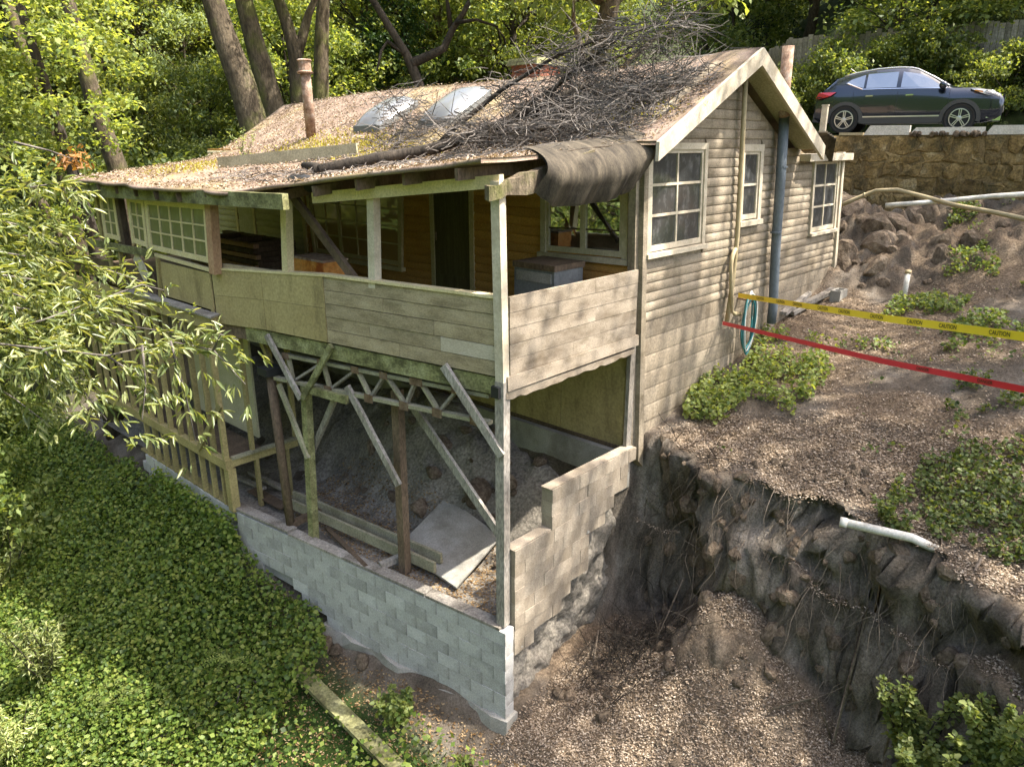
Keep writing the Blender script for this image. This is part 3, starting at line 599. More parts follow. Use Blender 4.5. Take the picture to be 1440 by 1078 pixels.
# shoring under the porch
def PFB(n, lst, wd, mat, off=0., th=.05):
    for (x0, y0), (x1, y1) in lst:
        p, q = pf(x0, y0, off), pf(x1, y1, off); d = q - p; MB().bar(p, q, wd, th, up=NPF).build(n, mat, house)
PFB('brace', [((375, 471), (423, 561)), ], .085, 'grey_wood', .03); PFB('brace', [((466, 486), (426, 560))], .09, 'moss_wood', .032)
PFB('brace', [((392, 540), (433, 644))], .08, 'lumber', -.05); PFB('brace', [((472, 558), (438, 637))], .09, 'grey_wood', -.25)
PFB('brace', [((488, 543), (561, 682))], .10, 'grey_wood', -.06); PFB('brace', [((624, 514), (706, 641))], .11, 'grey_wood', .04)
PFB('brace', [((580, 570), (703, 752))], .12, 'grey_wood', -.45)
PFB('brace', [((362, 468), (395, 542))], .08, 'olive_wood', -.3)
for (x0, y0, x1, y1, wd, mt, of) in ((431, 553, 437, 708, .12, 'moss_wood', -.12), (559, 562, 568, 770, .13, 'dark_wood', -.3)):
    a, b = pf(x1, y1, of), pf(x0, y0, of); zg = -.06
    MB().bar((a[0], a[1], zg), (b[0], b[1], b[2] + .15), wd, wd).build('shoring_post', mt, house)
a, b = pf(405, 698, -.1), pf(380, 524, -.1); jp = MB(); jp.tube([(a[0], a[1], -.12), b], .075, 8)
jp = jp.build('jack_post', 'dark_wood', house, True); MB().box(b - np.array([.14, .14, .02]), b + np.array([.14, .14, .10])).build('head_plate', 'black', jp)
MB().box((a[0] - .1, a[1] - .1, -.14), (a[0] + .1, a[1] + .1, -.08)).build('foot_plate', 'black', jp)
tA, tB, bA, bB = pf(398, 498, -.1), pf(690, 556, -.1), pf(388, 531, -.1), pf(690, 594, -.1)
truss = MB().bar(tA, tB, .09, .05).build('floor_truss', 'lumber', house); MB().bar(bA, bB, .09, .05).build('chord', 'lumber', truss)
nodes = [(.0, .10), (.20, .10), (.20, .30), (.38, .30), (.38, .50), (.52, .50), (.52, .66), (.66, .66), (.68, .80), (.84, .80), (.84, .95)]
for i, (t, b_) in enumerate(nodes):
    p, q = lerp(tA, tB, min(.98, t + .03)), lerp(bA, bB, b_); MB().bar(p, q, .035, .07, up=NPF).build('web', 'grey_wood' if i % 2 else 'lumber', truss)
for t in (.03, .23, .41, .55, .69, .71, .87): p = lerp(tA, tB, t) + NPF * .05; MB().bar(p - DPF * .07, p + DPF * .07, .01, .1).build('nail_plate', 'plate', truss)
for t in (.10, .30, .50, .66, .80, .95): p = lerp(bA, bB, t) + NPF * .05; MB().bar(p - DPF * .08, p + DPF * .08, .01, .12).build('nail_plate', 'plate', truss)
MB().bar(pf(437, 548, .0), pf(488, 562, .0), .06, .12).build('brace', 'moss_wood', house)

# ------------------------------------------------------------------ open stud wing at the far end of the porch
XW = -.8
def wq(x, y, X=XW): return px(x, y, X)
wing = MB().box((-.88, 5.5, 3.28), (-.80, 8.7, 3.5)).build('wing_header', 'olive', house)
MB().hexa([(-.93, 5.4, 3.5), (-.3, 5.82, 3.5), (-.3, 8.8, 3.5), (-.93, 8.75, 3.5), (-.93, 5.4, 3.53), (-.3, 5.82, 3.53), (-.3, 8.8, 3.53), (-.93, 8.75, 3.53)]).build('ledge_top', 'grey_wood', wing)
MB().hexa([(-.88, 5.46, 3.28), (-.36, 5.84, 3.28), (-.36, 5.9, 3.28), (-.88, 5.53, 3.28), (-.88, 5.46, 3.499), (-.36, 5.84, 3.499), (-.36, 5.9, 3.499), (-.88, 5.53, 3.499)]).build('ledge_end', 'olive', wing)
MB().box((-.88, 8.75, 3.2), (-.80, 12.4, 3.46)).build('wing_header', 'olive', house)
frame = MB().box((-.86, 5.68, .80), (-.74, 11.6, .97)).build('stud_wall', 'olive_wood', house)
for i in range(14):
    y = 5.72 + .43 * i; MB().box((-.85, y, .97), (-.76, y + .045 + .03 * (i == 0), 3.28)).build('stud', 'olive_wood', frame)
for i in range(9):
    y = 5.95 + .40 * i; MB().box((-.83, y, .045), (-.74, y + .045, .80)).build('stud', 'olive_wood', frame)
MB().box((-.84, 5.66, .0), (-.70, 5.82, .80)).build('corner_post', 'olive_wood', frame)
a, b = wq(310, 569, -.87), wq(279, 631, -.87); MB().bar(a, b, .1, .04, up=(1, 0, 0)).build('brace', 'olive_wood', frame)
MB().box((-.74, 5.70, .82), (.55, 5.78, .95)).build('cross_beam', 'olive_wood', frame); MB().box((-.74, 5.66, .96), (.55, 5.74, 1.01)).build('cross_beam', 'lumber', frame)
for x, z0, z1 in ((-.35, 1.0, 3.3), (.15, 1.0, 3.3), (.5, 1.0, 3.3), (-.3, -.1, .82), (.3, -.1, .82)): MB().box((x, 5.70, z0), (x + .06, 5.79, z1)).build('stud', 'olive_wood', frame)
MB().box((.1, 6.3, .95), (.14, 8.8, 3.2)).build('inner_panel', 'siding_pale', house)
MB().box((-.1, 9.2, .2), (-.06, 12.3, 3.3)).build('inner_panel', 'dark_wood', house)
MB().box((-.7, 5.9, .72), (.1, 11.5, .80)).build('wing_floor', 'dark_wood', house)
# enclosed porch windows
Q = lambda *p: [wq(x, y, -.74) for x, y in p]
wa = window(Q((139, 269), (161, 272), (170, 340), (148, 335)), NX, 2, 3, house, 'pane_olive', .05, 'trim_y', sill=False, mun=.012, proud=.02)
wb_ = window(Q((178, 275), (202, 278), (209, 350), (187, 342)), NX, 2, 3, house, 'pane_olive', .05, 'trim_y', sill=False, mun=.012, proud=.02)
wc = window(Q((203, 278), (291, 284), (297, 373), (211, 352)), NX, 5, 3, house, 'pane_olive', .06, 'trim_y', sill=False, mun=.012, proud=.02)
def wpost(x0, y0, x1, y1, w_, mt, X=-.74):
    a, b = wq(x1, y1, X), wq(x0, y0, X); MB().bar((a[0], a[1], a[2] - .05), (b[0], b[1], b[2] + .1), w_, w_).build('post', mt, house)
wpost(297, 280, 303, 380, .14, 'red_post'); wpost(166, 270, 178, 342, .12, 'dark_wood', -.7); wpost(136, 268, 146, 336, .1, 'olive_wood', -.7)
MB().bar(wq(124, 340, -.78), wq(214, 357, -.78), .06, .13).build('sill_beam', 'moss_wood', house)
MB().bar(wq(212, 356, -.72), wq(298, 380, -.72), .05, .06).build('sill_rail', 'trim_y', house)
for (x0, y0, x1, y1) in ((153, 350, 159, 386), (169, 352, 172, 388), (222, 362, 225, 408)): a, b = wq(x1, y1, -.74), wq(x0, y0, -.74); MB().bar((a[0], a[1], 3.5), b, .06, .06).build('stud', 'olive_wood', house)
MB().bar(wq(190, 358, -.76), wq(207, 392, -.76), .28, .02, up=(1, 0, 0)).build('loose_sheet', 'trim', house)
a = wq(226, 369, -.70); MB().box((-.72, 5.7, 3.5), (-.69, a[1], 4.16)).build('plywood_panel', 'olive', house)
MB().box((-.70, 7.9, 3.5), (-.66, 12.3, 3.9)).build('plywood_panel', 'dark_wood', house)
# eaves beams
MB().bar((-.86, 3.0, 5.40), (-.98, 10.0, 5.28), .09, .2).build('eaves_beam', 'moss_wood', house)
MB().bar(onpf(-.0, 5.72, .0), onpf(3.1, 5.42, .0), .09, .14).build('eaves_beam', 'trim_y', house)
for i in range(12):
    y = .35 + .78 * i; zf = np.interp(y, [-.2, .5, 1.2, 2.1, 3.2, 4.4, 6.4, 10.2], [5.97, 5.89, 5.83, 5.73, 5.58, 5.46, 5.45, 5.5]); xf = np.interp(y, [0, 5.7, 12], [-.30, -1.02, -1.06])
    MB().bar((xf, y, zf - .12), (2.8, y, 5.92 - .01 * y), .05, .13).build('rafter', 'dark_wood', house)

# ------------------------------------------------------------------ roof
FEY = [-.4, .2, .5, 1.15, 2.1, 3.2, 4.4, 6.4, 8.5, 10.2, 12.5]; FEZ = [6.0, 5.95, 5.90, 5.84, 5.74, 5.60, 5.47, 5.46, 5.47, 5.5, 5.55]; FEX = [-.34, -.36, -.42, -.5, -.62, -.76, -.92, -1.08, -1.1, -1.1, -1.1]
def roofz(X, Y):
    X = np.asarray(X, float); Y = np.asarray(Y, float)
    zf, xf = np.interp(Y, FEY, FEZ), np.interp(Y, FEY, FEX); zh = 6.16 - .035 * np.clip(Y, 0, 20) - .05 * np.sin(np.clip(Y, 0, 12) * .5); zr = 7.45 - .03 * np.clip(Y, 0, 20) - .06 * np.sin(np.clip(Y, 0, 12) * .52)
    t1 = np.clip((X - xf) / (2.47 - xf), 0, 1); t2 = np.clip((X - 2.47) / (5.12 - 2.47), 0, 1)
    z = np.where(X < 2.47, zf + (zh - zf) * t1 - .05 * np.sin(t1 * math.pi), zh + (zr - zh) * t2 - .05 * np.sin(t2 * math.pi))
    z = np.where(X > 5.12, zr - (X - 5.12) * np.where(X <= 7.951, .485, .25) - np.where(X > 7.951, 2.83 * .235, 0), z)
    return z + .05 * fbm(X * .9 + 40, Y * .9, 3)
rmb = MB(); NU, NVv = 46, 110
def yend(u): return np.interp(u, [0, .35, .55, .8, 1.0], [10.3, 11.6, 12.2, 12.5, 12.7])
def ystart(u): return -.05 if u < .47 else (-.42 if u < 1.31 else .12)
def roofgrid(us, xfun, flip=False):
    vs = []
    for u in us:
        for v in np.linspace(0, 1, NVv):
            y0 = ystart(u); Y = y0 + (yend(u) - y0) * v; X = xfun(u, Y); vs.append((X, Y, float(roofz(X, Y))))
    n = len(us); top = len(vs); vs += [(x, y, z - .05) for x, y, z in vs]; fs = []
    for i in range(n - 1):
        for j in range(NVv - 1):
            q = (i * NVv + j, (i + 1) * NVv + j, (i + 1) * NVv + j + 1, i * NVv + j + 1); fs.append(q); fs.append(tuple(top + k for k in q[::-1]))
    for j in range(NVv - 1):
        for i in (0, n - 1): a, b = i * NVv + j, i * NVv + j + 1; fs.append((a, b, top + b, top + a))
    for i in range(n - 1):
        for j in (0, NVv - 1): a, b = i * NVv + j, (i + 1) * NVv + j; fs.append((a, b, top + b, top + a))
    return vs, fs
ufront = lambda u, Y: (np.interp(Y, FEY, FEX) + .05 * math.sin(Y * 5.1) * (u < .02)) * (1 - u / .47) + 2.47 * (u / .47) if u < .47 else 2.47 + (5.12 - 2.47) * (u - .47) / .53
us = list(np.linspace(0, .465, 22)) + list(np.linspace(.47, 1, 24))
vs_, fs_ = roofgrid(us, lambda u, Y: float(ufront(u, Y))); rmb.add(vs_, fs_)
roof = rmb.build('roof', 'roof', house, True)
vs_, fs_ = roofgrid(list(np.linspace(1.0, 1.6, 12)), lambda u, Y: 5.125 + (u - 1) / .6 * 5.5); MB().add(vs_, fs_).build('rear_slope', 'roof', roof)
# barge boards
def barge(xa, xb, n=1): 
    ya = -.44; za, zb = float(roofz(xa, -.4)) - .005, float(roofz(xb, -.4)) - .005; mb = MB()
    mb.hexa([(xa, ya - .02, za - .24), (xb, ya - .02, zb - .24), (xb, ya + .03, zb - .24), (xa, ya + .03, za - .24), (xa, ya - .02, za), (xb, ya - .02, zb), (xb, ya + .03, zb), (xa, ya + .03, za)]); mb.build('barge_board', 'trim', roof)
barge(2.42, 5.12); barge(5.122, 7.95)
for xa, xb in ((2.6, 5.08), (5.16, 7.9)):
    mb = MB(); za, zb = float(roofz(xa, 0)) - .07, float(roofz(xb, 0)) - .07
    mb.hexa([(xa, -.40, za - .02), (xb, -.40, zb - .02), (xb, .05, zb - .02), (xa, .05, za - .02), (xa, -.40, za), (xb, -.40, zb), (xb, .05, zb), (xa, .05, za)]); mb.build('soffit', 'siding_pale', roof)
# broken eave at the rear corner
for i in range(5):
    p = py(1158 + i * 3, 197 + i * 2, -.3); MB().bar(p + np.array([-.2, -.05, .14]), p + np.array([.22, .12, -.12 - .04 * i]), .16, .03).build('broken_shingle', 'tar', roof)
MB().box((8.0, -.2, 5.80), (10.22, .1, 5.93)).build('rear_fascia', 'trim', roof)
# torn roofing felt curling over the side
fv = []; ff = []; nu, nv = 40, 16
for i in range(nu):
    u = i / (nu - 1); x = .62 + 2.02 * u; zr = float(roofz(x, 0)) ; hang = .50 + .10 * math.sin(u * 3) - .25 * max(0, u - .8) * 3 - .18 * max(0, .12 - u) * 6
    for j in range(nv):
        v = j / (nv - 1); ang = v * 2.2
        yy = .25 - .55 * math.sin(min(ang, 1.57) if ang < 1.57 else 1.57) + max(0, v - .72) * .45; zz = zr + .05 + .03 * (1 - v) - hang * v ** 1.6 * 1.15
        wob = .035 * math.sin(u * 23 + v * 3) * v + .02 * math.sin(u * 51) * v + (.03 * random.random() if j == nv - 1 else 0)
        fv.append((x - .25 * v * (1 - u), yy + wob, zz))
for i in range(nu - 1):
    for j in range(nv - 1): ff.append((i * nv + j, (i + 1) * nv + j, (i + 1) * nv + j + 1, i * nv + j + 1))
top = len(fv); fv += [(x, y + .015, z - .02) for x, y, z in fv]; ff += [tuple(top + k for k in f[::-1]) for f in ff]
MB().add(fv, ff).build('roofing_felt', 'tar', roof, True)
# rotten beam end resting on the corner post
bm = MB(); c0, c1 = np.array([-.24, -.02, 5.58]), np.array([1.5, -.08, 5.92]); rv = []; rf = []
for i in range(14):
    t = i / 13; c = lerp(c0, c1, t) + np.array([random.uniform(-.03, .03) * (0 < i < 8), random.uniform(-.02, .02), random.uniform(-.02, .02)]) * (i < 9); w_ = .12 * (.55 + .45 * min(1, t * 4)) ; h_ = .24 * (.5 + .5 * min(1, t * 3)) + .03 * random.uniform(-1, 1) * (t < .4)
    for dy, dz in ((-1, -.5), (-1, .5), (1, .5), (1, -.5)): rv.append(c + np.array([0, dy * w_ / 2, dz * h_ + (.03 * random.random() if t < .35 else 0)]))
for i in range(13):
    for k in range(4): rf.append((4 * i + k, 4 * i + (k + 1) % 4, 4 * i + 4 + (k + 1) % 4, 4 * i + 4 + k))
rf += [(3, 2, 1, 0), (52, 53, 54, 55)]; MB().add(rv, rf).build('rotten_beam', 'bark', house)
# skylights, flue, chimney
def skylight(x0, x1, y0, y1):
    z = lambda x, y: float(roofz(x, y)); mb = MB(); hh = .12
    mb.hexa([(x0, y0, z(x0, y0) - .02), (x1, y0, z(x1, y0) - .02), (x1, y1, z(x1, y1) - .02), (x0, y1, z(x0, y1) - .02), (x0, y0, z(x0, y0) + hh), (x1, y0, z(x1, y0) + hh), (x1, y1, z(x1, y1) + hh), (x0, y1, z(x0, y1) + hh)])
    sk = mb.build('skylight', 'grey_paint', roof); n = 12; vs = []; fs = []
    for i in range(n):
        for j in range(n):
            u, v = i / (n - 1), j / (n - 1); x, y = x0 + (x1 - x0) * u, y0 + (y1 - y0) * v; b = (1 - (2 * u - 1) ** 4) * (1 - (2 * v - 1) ** 4); vs.append((x, y, z(x, y) + hh + .004 + .20 * b ** .8))
    for i in range(n - 1):
        for j in range(n - 1): fs.append((i * n + j, (i + 1) * n + j, (i + 1) * n + j + 1, i * n + j + 1))
    MB().add(vs, fs).build('dome', 'dome', sk, True)
skylight(3.3, 4.3, 6.35, 7.2); skylight(3.45, 4.5, 4.5, 5.4)
b0 = np.array([3.24, 8.62, 6.25]); t0 = px(429, 100, 3.05)
fp = MB().tube([b0, lerp(b0, t0, .5), t0], .105, 14).build('stove_flue', 'rust', roof, True)
MB().lathe([(.15, 0), (.17, .03), (.13, .05), (.12, .22), (.15, .25), (.13, .27)], t0 - np.array([0, 0, .05]), 12).build('flue_cap', 'rust', fp)
ch = thing('brick_chimney', (5.6, 4.4, 6.9), 'small red brick chimney with mossy cap rising behind the ridge', 'chimney'); bk = MB(); c = np.array([5.62, 4.4])
for r in range(14):
    z = 6.5 + .075 * r
    for k in range(3):
        o = (.1 if r % 2 else 0)
        for sx, sy in ((0, -1), (0, 1)): bk.box((c[0] - .3 + .2 * k + o * .5, c[1] + sy * .28 - .05, z), (c[0] - .3 + .2 * k + .19 + o * .5, c[1] + sy * .28 + .05, z + .066))
        for sx in (-1, 1): bk.box((c[0] + sx * .3 - .05, c[1] - .33 + .2 * k + o * .5, z), (c[0] + sx * .3 + .05, c[1] - .33 + .2 * k + .19 + o * .5, z + .066))
tag(bk.build('brickwork', 'brick', ch), None, None, None, 'stuff')
MB().box((c[0] - .29, c[1] - .27, 6.4), (c[0] + .29, c[1] + .27, 7.53)).build('flue_core', 'mortar', ch)
MB().hexa([(c[0] - .42, c[1] - .40, 7.53), (c[0] + .42, c[1] - .40, 7.53), (c[0] + .42, c[1] + .40, 7.53), (c[0] - .42, c[1] + .40, 7.53), (c[0] - .38, c[1] - .36, 7.65), (c[0] + .38, c[1] - .36, 7.65), (c[0] + .38, c[1] + .36, 7.65), (c[0] - .38, c[1] + .36, 7.65)]).build('cap', 'moss_wood', ch)
# board left on the roof
def onroof(x, y, dz=0.): return V((x, y, float(roofz(x, y)) + dz))
lb_ = thing('roof_board', onroof(1.5, 8.9), 'long weathered board lying along the littered roof', 'board')
MB().bar(onroof(.9, 8.2, .09), onroof(2.2, 5.6, .09), .05, .2).build('board', 'lumber', lb_); MB().bar(onroof(1.02, 8.1, .17), onroof(2.25, 5.65, .19), .12, .03).build('cap_strip', 'lumber', lb_)
# leaf litter and moss on the roof
n = 40000; u = rng.random(n) ; Y = rng.uniform(-.3, 12.3, n); xf = np.interp(Y, FEY, FEX); X = xf + .04 + (5.08 - xf) * rng.random(n)
dens = sstep(-.28, .16, fbm(X * .9, Y * .9, 4) + .1); bare = (X > 4.3) & (Y < 1.6); ok = (rng.random(n) < dens) & ~bare & (Y < np.interp((X + 1.1) / 6.2, [0, .35, .55, .8, 1], [10.2, 11.5, 12.1, 12.4, 12.6])) & ((X > 2.5) | (Y > 0)); X, Y = X[ok], Y[ok]; n = len(X)
P = np.stack([X, Y, roofz(X, Y) + rng.uniform(.004, .04, n)], -1); th = rng.uniform(0, 6.28, n); D = np.stack([np.cos(th), np.sin(th), rng.normal(0, .35, n)], -1); N = np.stack([rng.normal(0, .4, n), rng.normal(0, .4, n), np.ones(n)], -1)
v, f = leaves(P, D, N, rng.uniform(.025, .07, n), rng.uniform(.012, .035, n)); tag(link('leaf_litter', npmesh('leaf_litter', v, f, 'litter'), roof), None, None, None, 'stuff')
MT['mossy'] = leafmat('moss', [(.20, .17, .02), (.32, .28, .03), (.40, .35, .06)], .3)
pts = []
for (mx, my, sx, sy, k) in ((2.7, 7.7, .4, .8, 1500), (1.2, 9.6, .3, .6, 500), (2.3, 4.9, .35, .7, 800), (3.4, .7, .25, .4, 300), (2.9, 6.0, .2, .4, 400), (.4, 9.0, .3, .5, 300)): pts.append(np.stack([rng.normal(mx, sx, k), rng.normal(my, sy, k)], -1))
pts = np.concatenate(pts); n = len(pts); P = np.stack([pts[:, 0], pts[:, 1], roofz(pts[:, 0], pts[:, 1]) + .004], -1)
v, f = leaves(P, np.stack([rng.normal(0, .6, n), rng.normal(0, .6, n), np.ones(n)], -1), rng.normal(0, 1, (n, 3)), rng.uniform(.03, .09, n), .02); tag(link('moss_tufts', npmesh('moss_tufts', v, f, 'mossy'), roof), None, None, None, 'stuff')

# ------------------------------------------------------------------ fallen tree limb on the roof
limb = thing('fallen_limb', onroof(2.0, 5.2), 'dead fallen tree limb with a tangle of grey twigs heaped on the roof', 'branch')
def wander(a, b, n, j, sag=0.):
    a, b = np.asarray(a, float), np.asarray(b, float); pts = []
    for i in range(n + 1):
        t = i / n; p = lerp(a, b, t) + np.array([random.uniform(-j, j) for _ in range(3)]) * (0 < i < n); p[2] += sag * math.sin(math.pi * t); pts.append(p)
    return pts
main = [onroof(.6, 4.4, .06), onroof(1.5, 4.0, .10), onroof(2.0, 3.4, .12), onroof(2.5, 2.9, .22), onroof(3.0, 2.2, .32), onroof(3.5, 1.5, .45)]
MB().tube(main, [.10, .095, .085, .08, .06, .04], 8).build('limb', 'bark_dark', limb, True)
butt = [onroof(.6, 4.4, .06), onroof(.95, 5.0, .06), onroof(1.1, 5.6, .07)]; MB().tube(butt, [.09, .08, .06], 8).build('limb', 'bark_dark', limb, True)
big = [([(2.0, 3.4, .12), (2.5, 3.3, .55), (3.0, 2.8, .95), (3.5, 2.1, 1.25), (3.8, 1.4, 1.35)], .05), ([(2.5, 2.9, .22), (3.2, 2.4, .5), (3.9, 1.9, .75), (4.4, 1.2, .7)], .045), ([(3.0, 2.2, .32), (3.6, 2.0, .8), (4.0, 1.3, 1.2), (4.2, .6, 1.25)], .04),
       ([(1.5, 4.0, .1), (2.2, 4.4, .35), (2.9, 5.0, .4), (3.2, 5.8, .7)], .035), ([(3.0, 2.2, .32), (3.2, 1.5, .35), (3.6, .8, .3), (3.9, .2, .3)], .04), ([(2.0, 3.4, .12), (2.2, 2.6, .3), (2.4, 1.8, .3), (2.7, 1.0, .25)], .035)]
tips = []
for pts, r in big:
    q = [onroof(p[0], p[1], p[2] * .72) for p in pts]; MB().tube(q, [r * (1 - .6 * i / (len(q) - 1)) for i in range(len(q))], 6).build('branch', 'bark_dark', limb, True); tips += q[1:]
tw = MB()
for k in range(3000):
    if k % 2: b_ = random.choice(tips); s = .55
    else: b_ = onroof(random.uniform(2.0, 4.4), random.uniform(.1, 2.8), random.uniform(.02, .3)); s = .5
    a = V(b_) + V((random.gauss(0, .25), random.gauss(0, .25), random.gauss(0, .12))); zr = float(roofz(a.x, a.y)); a.z = max(a.z, zr + .03)
    d = V((random.gauss(.35, .6), random.gauss(-.5, .6), random.gauss(.02, .25))).normalized(); L = random.uniform(.25, .9)
    p = [a]
    for i in range(3):
        d = (d + V((random.gauss(0, .3), random.gauss(0, .3), random.gauss(-.04, .25)))).normalized(); n_ = p[-1] + d * L / 3; n_.z = max(n_.z, float(roofz(n_.x, n_.y)) + .02); p.append(n_)
    if p[-1].y < -.35 or p[-1].x > 5.3: continue
    r = random.uniform(.004, .011); tw.tube(p, [r, r * .8, r * .6, r * .3], 3, False)
tag(tw.build('twigs', 'twig', limb), None, None, None, 'stuff')
tw = MB()
for k in range(260):
    a = onroof(random.uniform(-.4, 3.4), random.uniform(.2, 6.5), .03); th = random.uniform(0, 6.28); L = random.uniform(.2, .9); b_ = onroof(a.x + L * math.cos(th), a.y + L * math.sin(th), .05); tw.tube([a, (a + b_) / 2 + V((0, 0, .05)), b_], [.008, .007, .003], 3, False)
tag(tw.build('loose_sticks', 'twig', roof), None, None, None, 'stuff')

# ------------------------------------------------------------------ things kept on the porch
pal = thing('lumber_stack', (1.6, 9.0, 3.56), 'stack of brown slatted lumber on the porch floor', 'lumber'); 
for k in range(7):
    MB().box((1.1 + .03 * random.random(), 7.6 + random.uniform(-.1, .1), 3.56 + .105 * k), (1.22, 10.4, 3.64 + .105 * k)).build('slat', 'dark_wood' if k % 2 else 'red_post', pal)
    for y in (7.8, 8.7, 9.6): MB().box((1.16, y, 3.56 + .105 * k), (2.0, y + .1, 3.655 + .105 * k)).build('batten', 'dark_wood', pal)
    MB().box((1.9, 7.6, 3.56 + .105 * k), (2.02, 10.4, 3.64 + .105 * k)).build('slat', 'dark_wood', pal)
c = pf(452, 384, -.62); rb = thing('rusty_cabinet', (c[0], c[1], 3.56), 'orange rusted metal cabinet standing on the porch behind the railing', 'cabinet'); 
MB().bar((c[0], c[1] - .38, 4.02), (c[0], c[1] + .42, 4.02), .4, .9).build('case', 'rust_orange', rb); MB().bar((c[0], c[1] - .4, 4.49), (c[0], c[1] + .44, 4.49), .44, .03).build('lid', 'rust', rb)
a = px(740, 384, 2.1); gb = thing('grey_appliance', (2.3, 1.2, 3.56), 'dull grey appliance below the two-pane porch window', 'appliance')
MB().box((1.85, .75, 3.56), (2.5, 1.5, 4.42)).build('body', 'grey_paint', gb); MB().box((1.83, .73, 4.42), (2.52, 1.52, 4.5)).build('lid', 'dark_wood', gb); MB().box((1.835, .8, 4.24), (1.849, 1.45, 4.38)).build('panel', 'concrete', gb)
bag = thing('black_bundle', px(425, 258, -.2), 'black plastic bundle stuffed under the lifted porch eave', 'bundle'); c = px(425, 258, -.2); mb = MB()
mb.lathe([(.02, -.35), (.11, -.25), (.13, 0), (.11, .22), (.03, .33)], c, 10, 'y'); mb.build('sack', 'black', bag, True); MB().tube([c + np.array([0, .3, 0]), c + np.array([-.05, .42, .03])], .025, 6).build('knot', 'black', bag)

# ------------------------------------------------------------------ lumber and rubble in the crawl space
def lum(lst, label, name='timber'):
    for i, (p, q, w_, h_, mt) in enumerate(lst):
        tag(MB().bar(p, q, w_, h_).build(name, mt), label[i] if isinstance(label, list) else label, 'timber', 'loose timbers under the porch')
o = np.array([0, 0, .10])
lum([(pz(404, 712, .05) + o, pz(612, 806, .05) + o, .05, .17, 'lumber'), (pz(414, 703, .08) + o, pz(621, 793, .08) + o, .05, .17, 'lumber')], ['long pale beam lying on the fill behind the block wall, front one of a pair', 'long pale beam lying on the fill behind the block wall, rear one of a pair'])
lum([(pz(535, 800, .0) + o * .6, pz(585, 778, .05) + o * .5, .1, .09, 'grey_wood'), (pz(410, 742, .0) + o * .6, pz(450, 722, .05) + o * .6, .12, .09, 'dark_wood'), (pz(352, 668, .0) + o * .7, pz(405, 694, .0) + o * .6, .1, .06, 'grey_wood'), (pz(372, 690, .0) + o * .5, pz(330, 672, 0.) + o * .5, .09, .05, 'grey_wood'), (pz(460, 745, 0.) + o * .4, pz(515, 800, .0) + o * .4, .07, .04, 'dark_wood'), (pz(355, 690, .0) + o * .3, pz(400, 715, 0.) + o * .3, .2, .03, 'dark_wood')],
    ['short grey timber offcut supporting the end of the paired beams', 'dark timber offcut on the sill beside the pale beams', 'grey plank resting across the fill by the steel jack post', 'grey plank angled against the corner of the stud wing', 'dark rotten slat lying on the litter below the pale beams', 'wide dark board on the fill beside the jack post'])
sh = thing('plywood_sheet', (.9, 1.2, .1), 'dusty plywood sheet slumped against the dirt under the porch', 'plywood'); mb = MB()
cs = [pz(628, 700, .34), pz(704, 756, .16), pz(642, 828, -.04), pz(560, 770, .10)]; mb.hexa([V(p) for p in cs] + [V(p) + V((0, 0, .03)) for p in cs]); mb.build('sheet', 'concrete', sh)
def rockmesh(seed, sub=2):
    r = random.Random(seed); import bmesh
    bm = bmesh.new(); bmesh.ops.create_icosphere(bm, subdivisions=sub, radius=1)
    ph = [(V((r.gauss(0, 1), r.gauss(0, 1), r.gauss(0, 1))).normalized(), r.uniform(.55, .95)) for _ in range(11)]
    for v_ in bm.verts:
        p = v_.co.copy()
        for d, h in ph:
            t = p.dot(d)
            if t > h: p -= d * (t - h)
        v_.co = p * (1 + .06 * r.uniform(-1, 1))
    me = bpy.data.meshes.new('rock'); bm.to_mesh(me); bm.free(); me.materials.append(MT['clod']); return me
RK = [rockmesh(i) for i in range(5)]
def rock(x, y, z, s, label, group, i=0):
    o = inst('rock', RK[i % 5], None, (x, y, z), (random.uniform(0, 6), random.uniform(0, 6), random.uniform(0, 6)), (s, s * random.uniform(.7, 1.1), s * random.uniform(.55, .85))); return tag(o, label, 'rock', group)
for i in range(46):
    x, y = random.uniform(1.0, 2.6), random.uniform(.4, 5.4); s = random.choice([.05, .07, .1, .14, .2]) ; rock(x, y, float(fillz(x, y)) + s * .15, s, 'dirt clod lying on the fill under the porch', 'clods under the porch', i)
rock(1.75, 2.2, float(fillz(1.75, 2.2)) + .08, .3, 'big pale slab of rock on the fill under the porch', None, 2)
rock(1.0, .45, .2, .26, 'tan rock on the fill behind the low end of the stepped wall', None, 3)

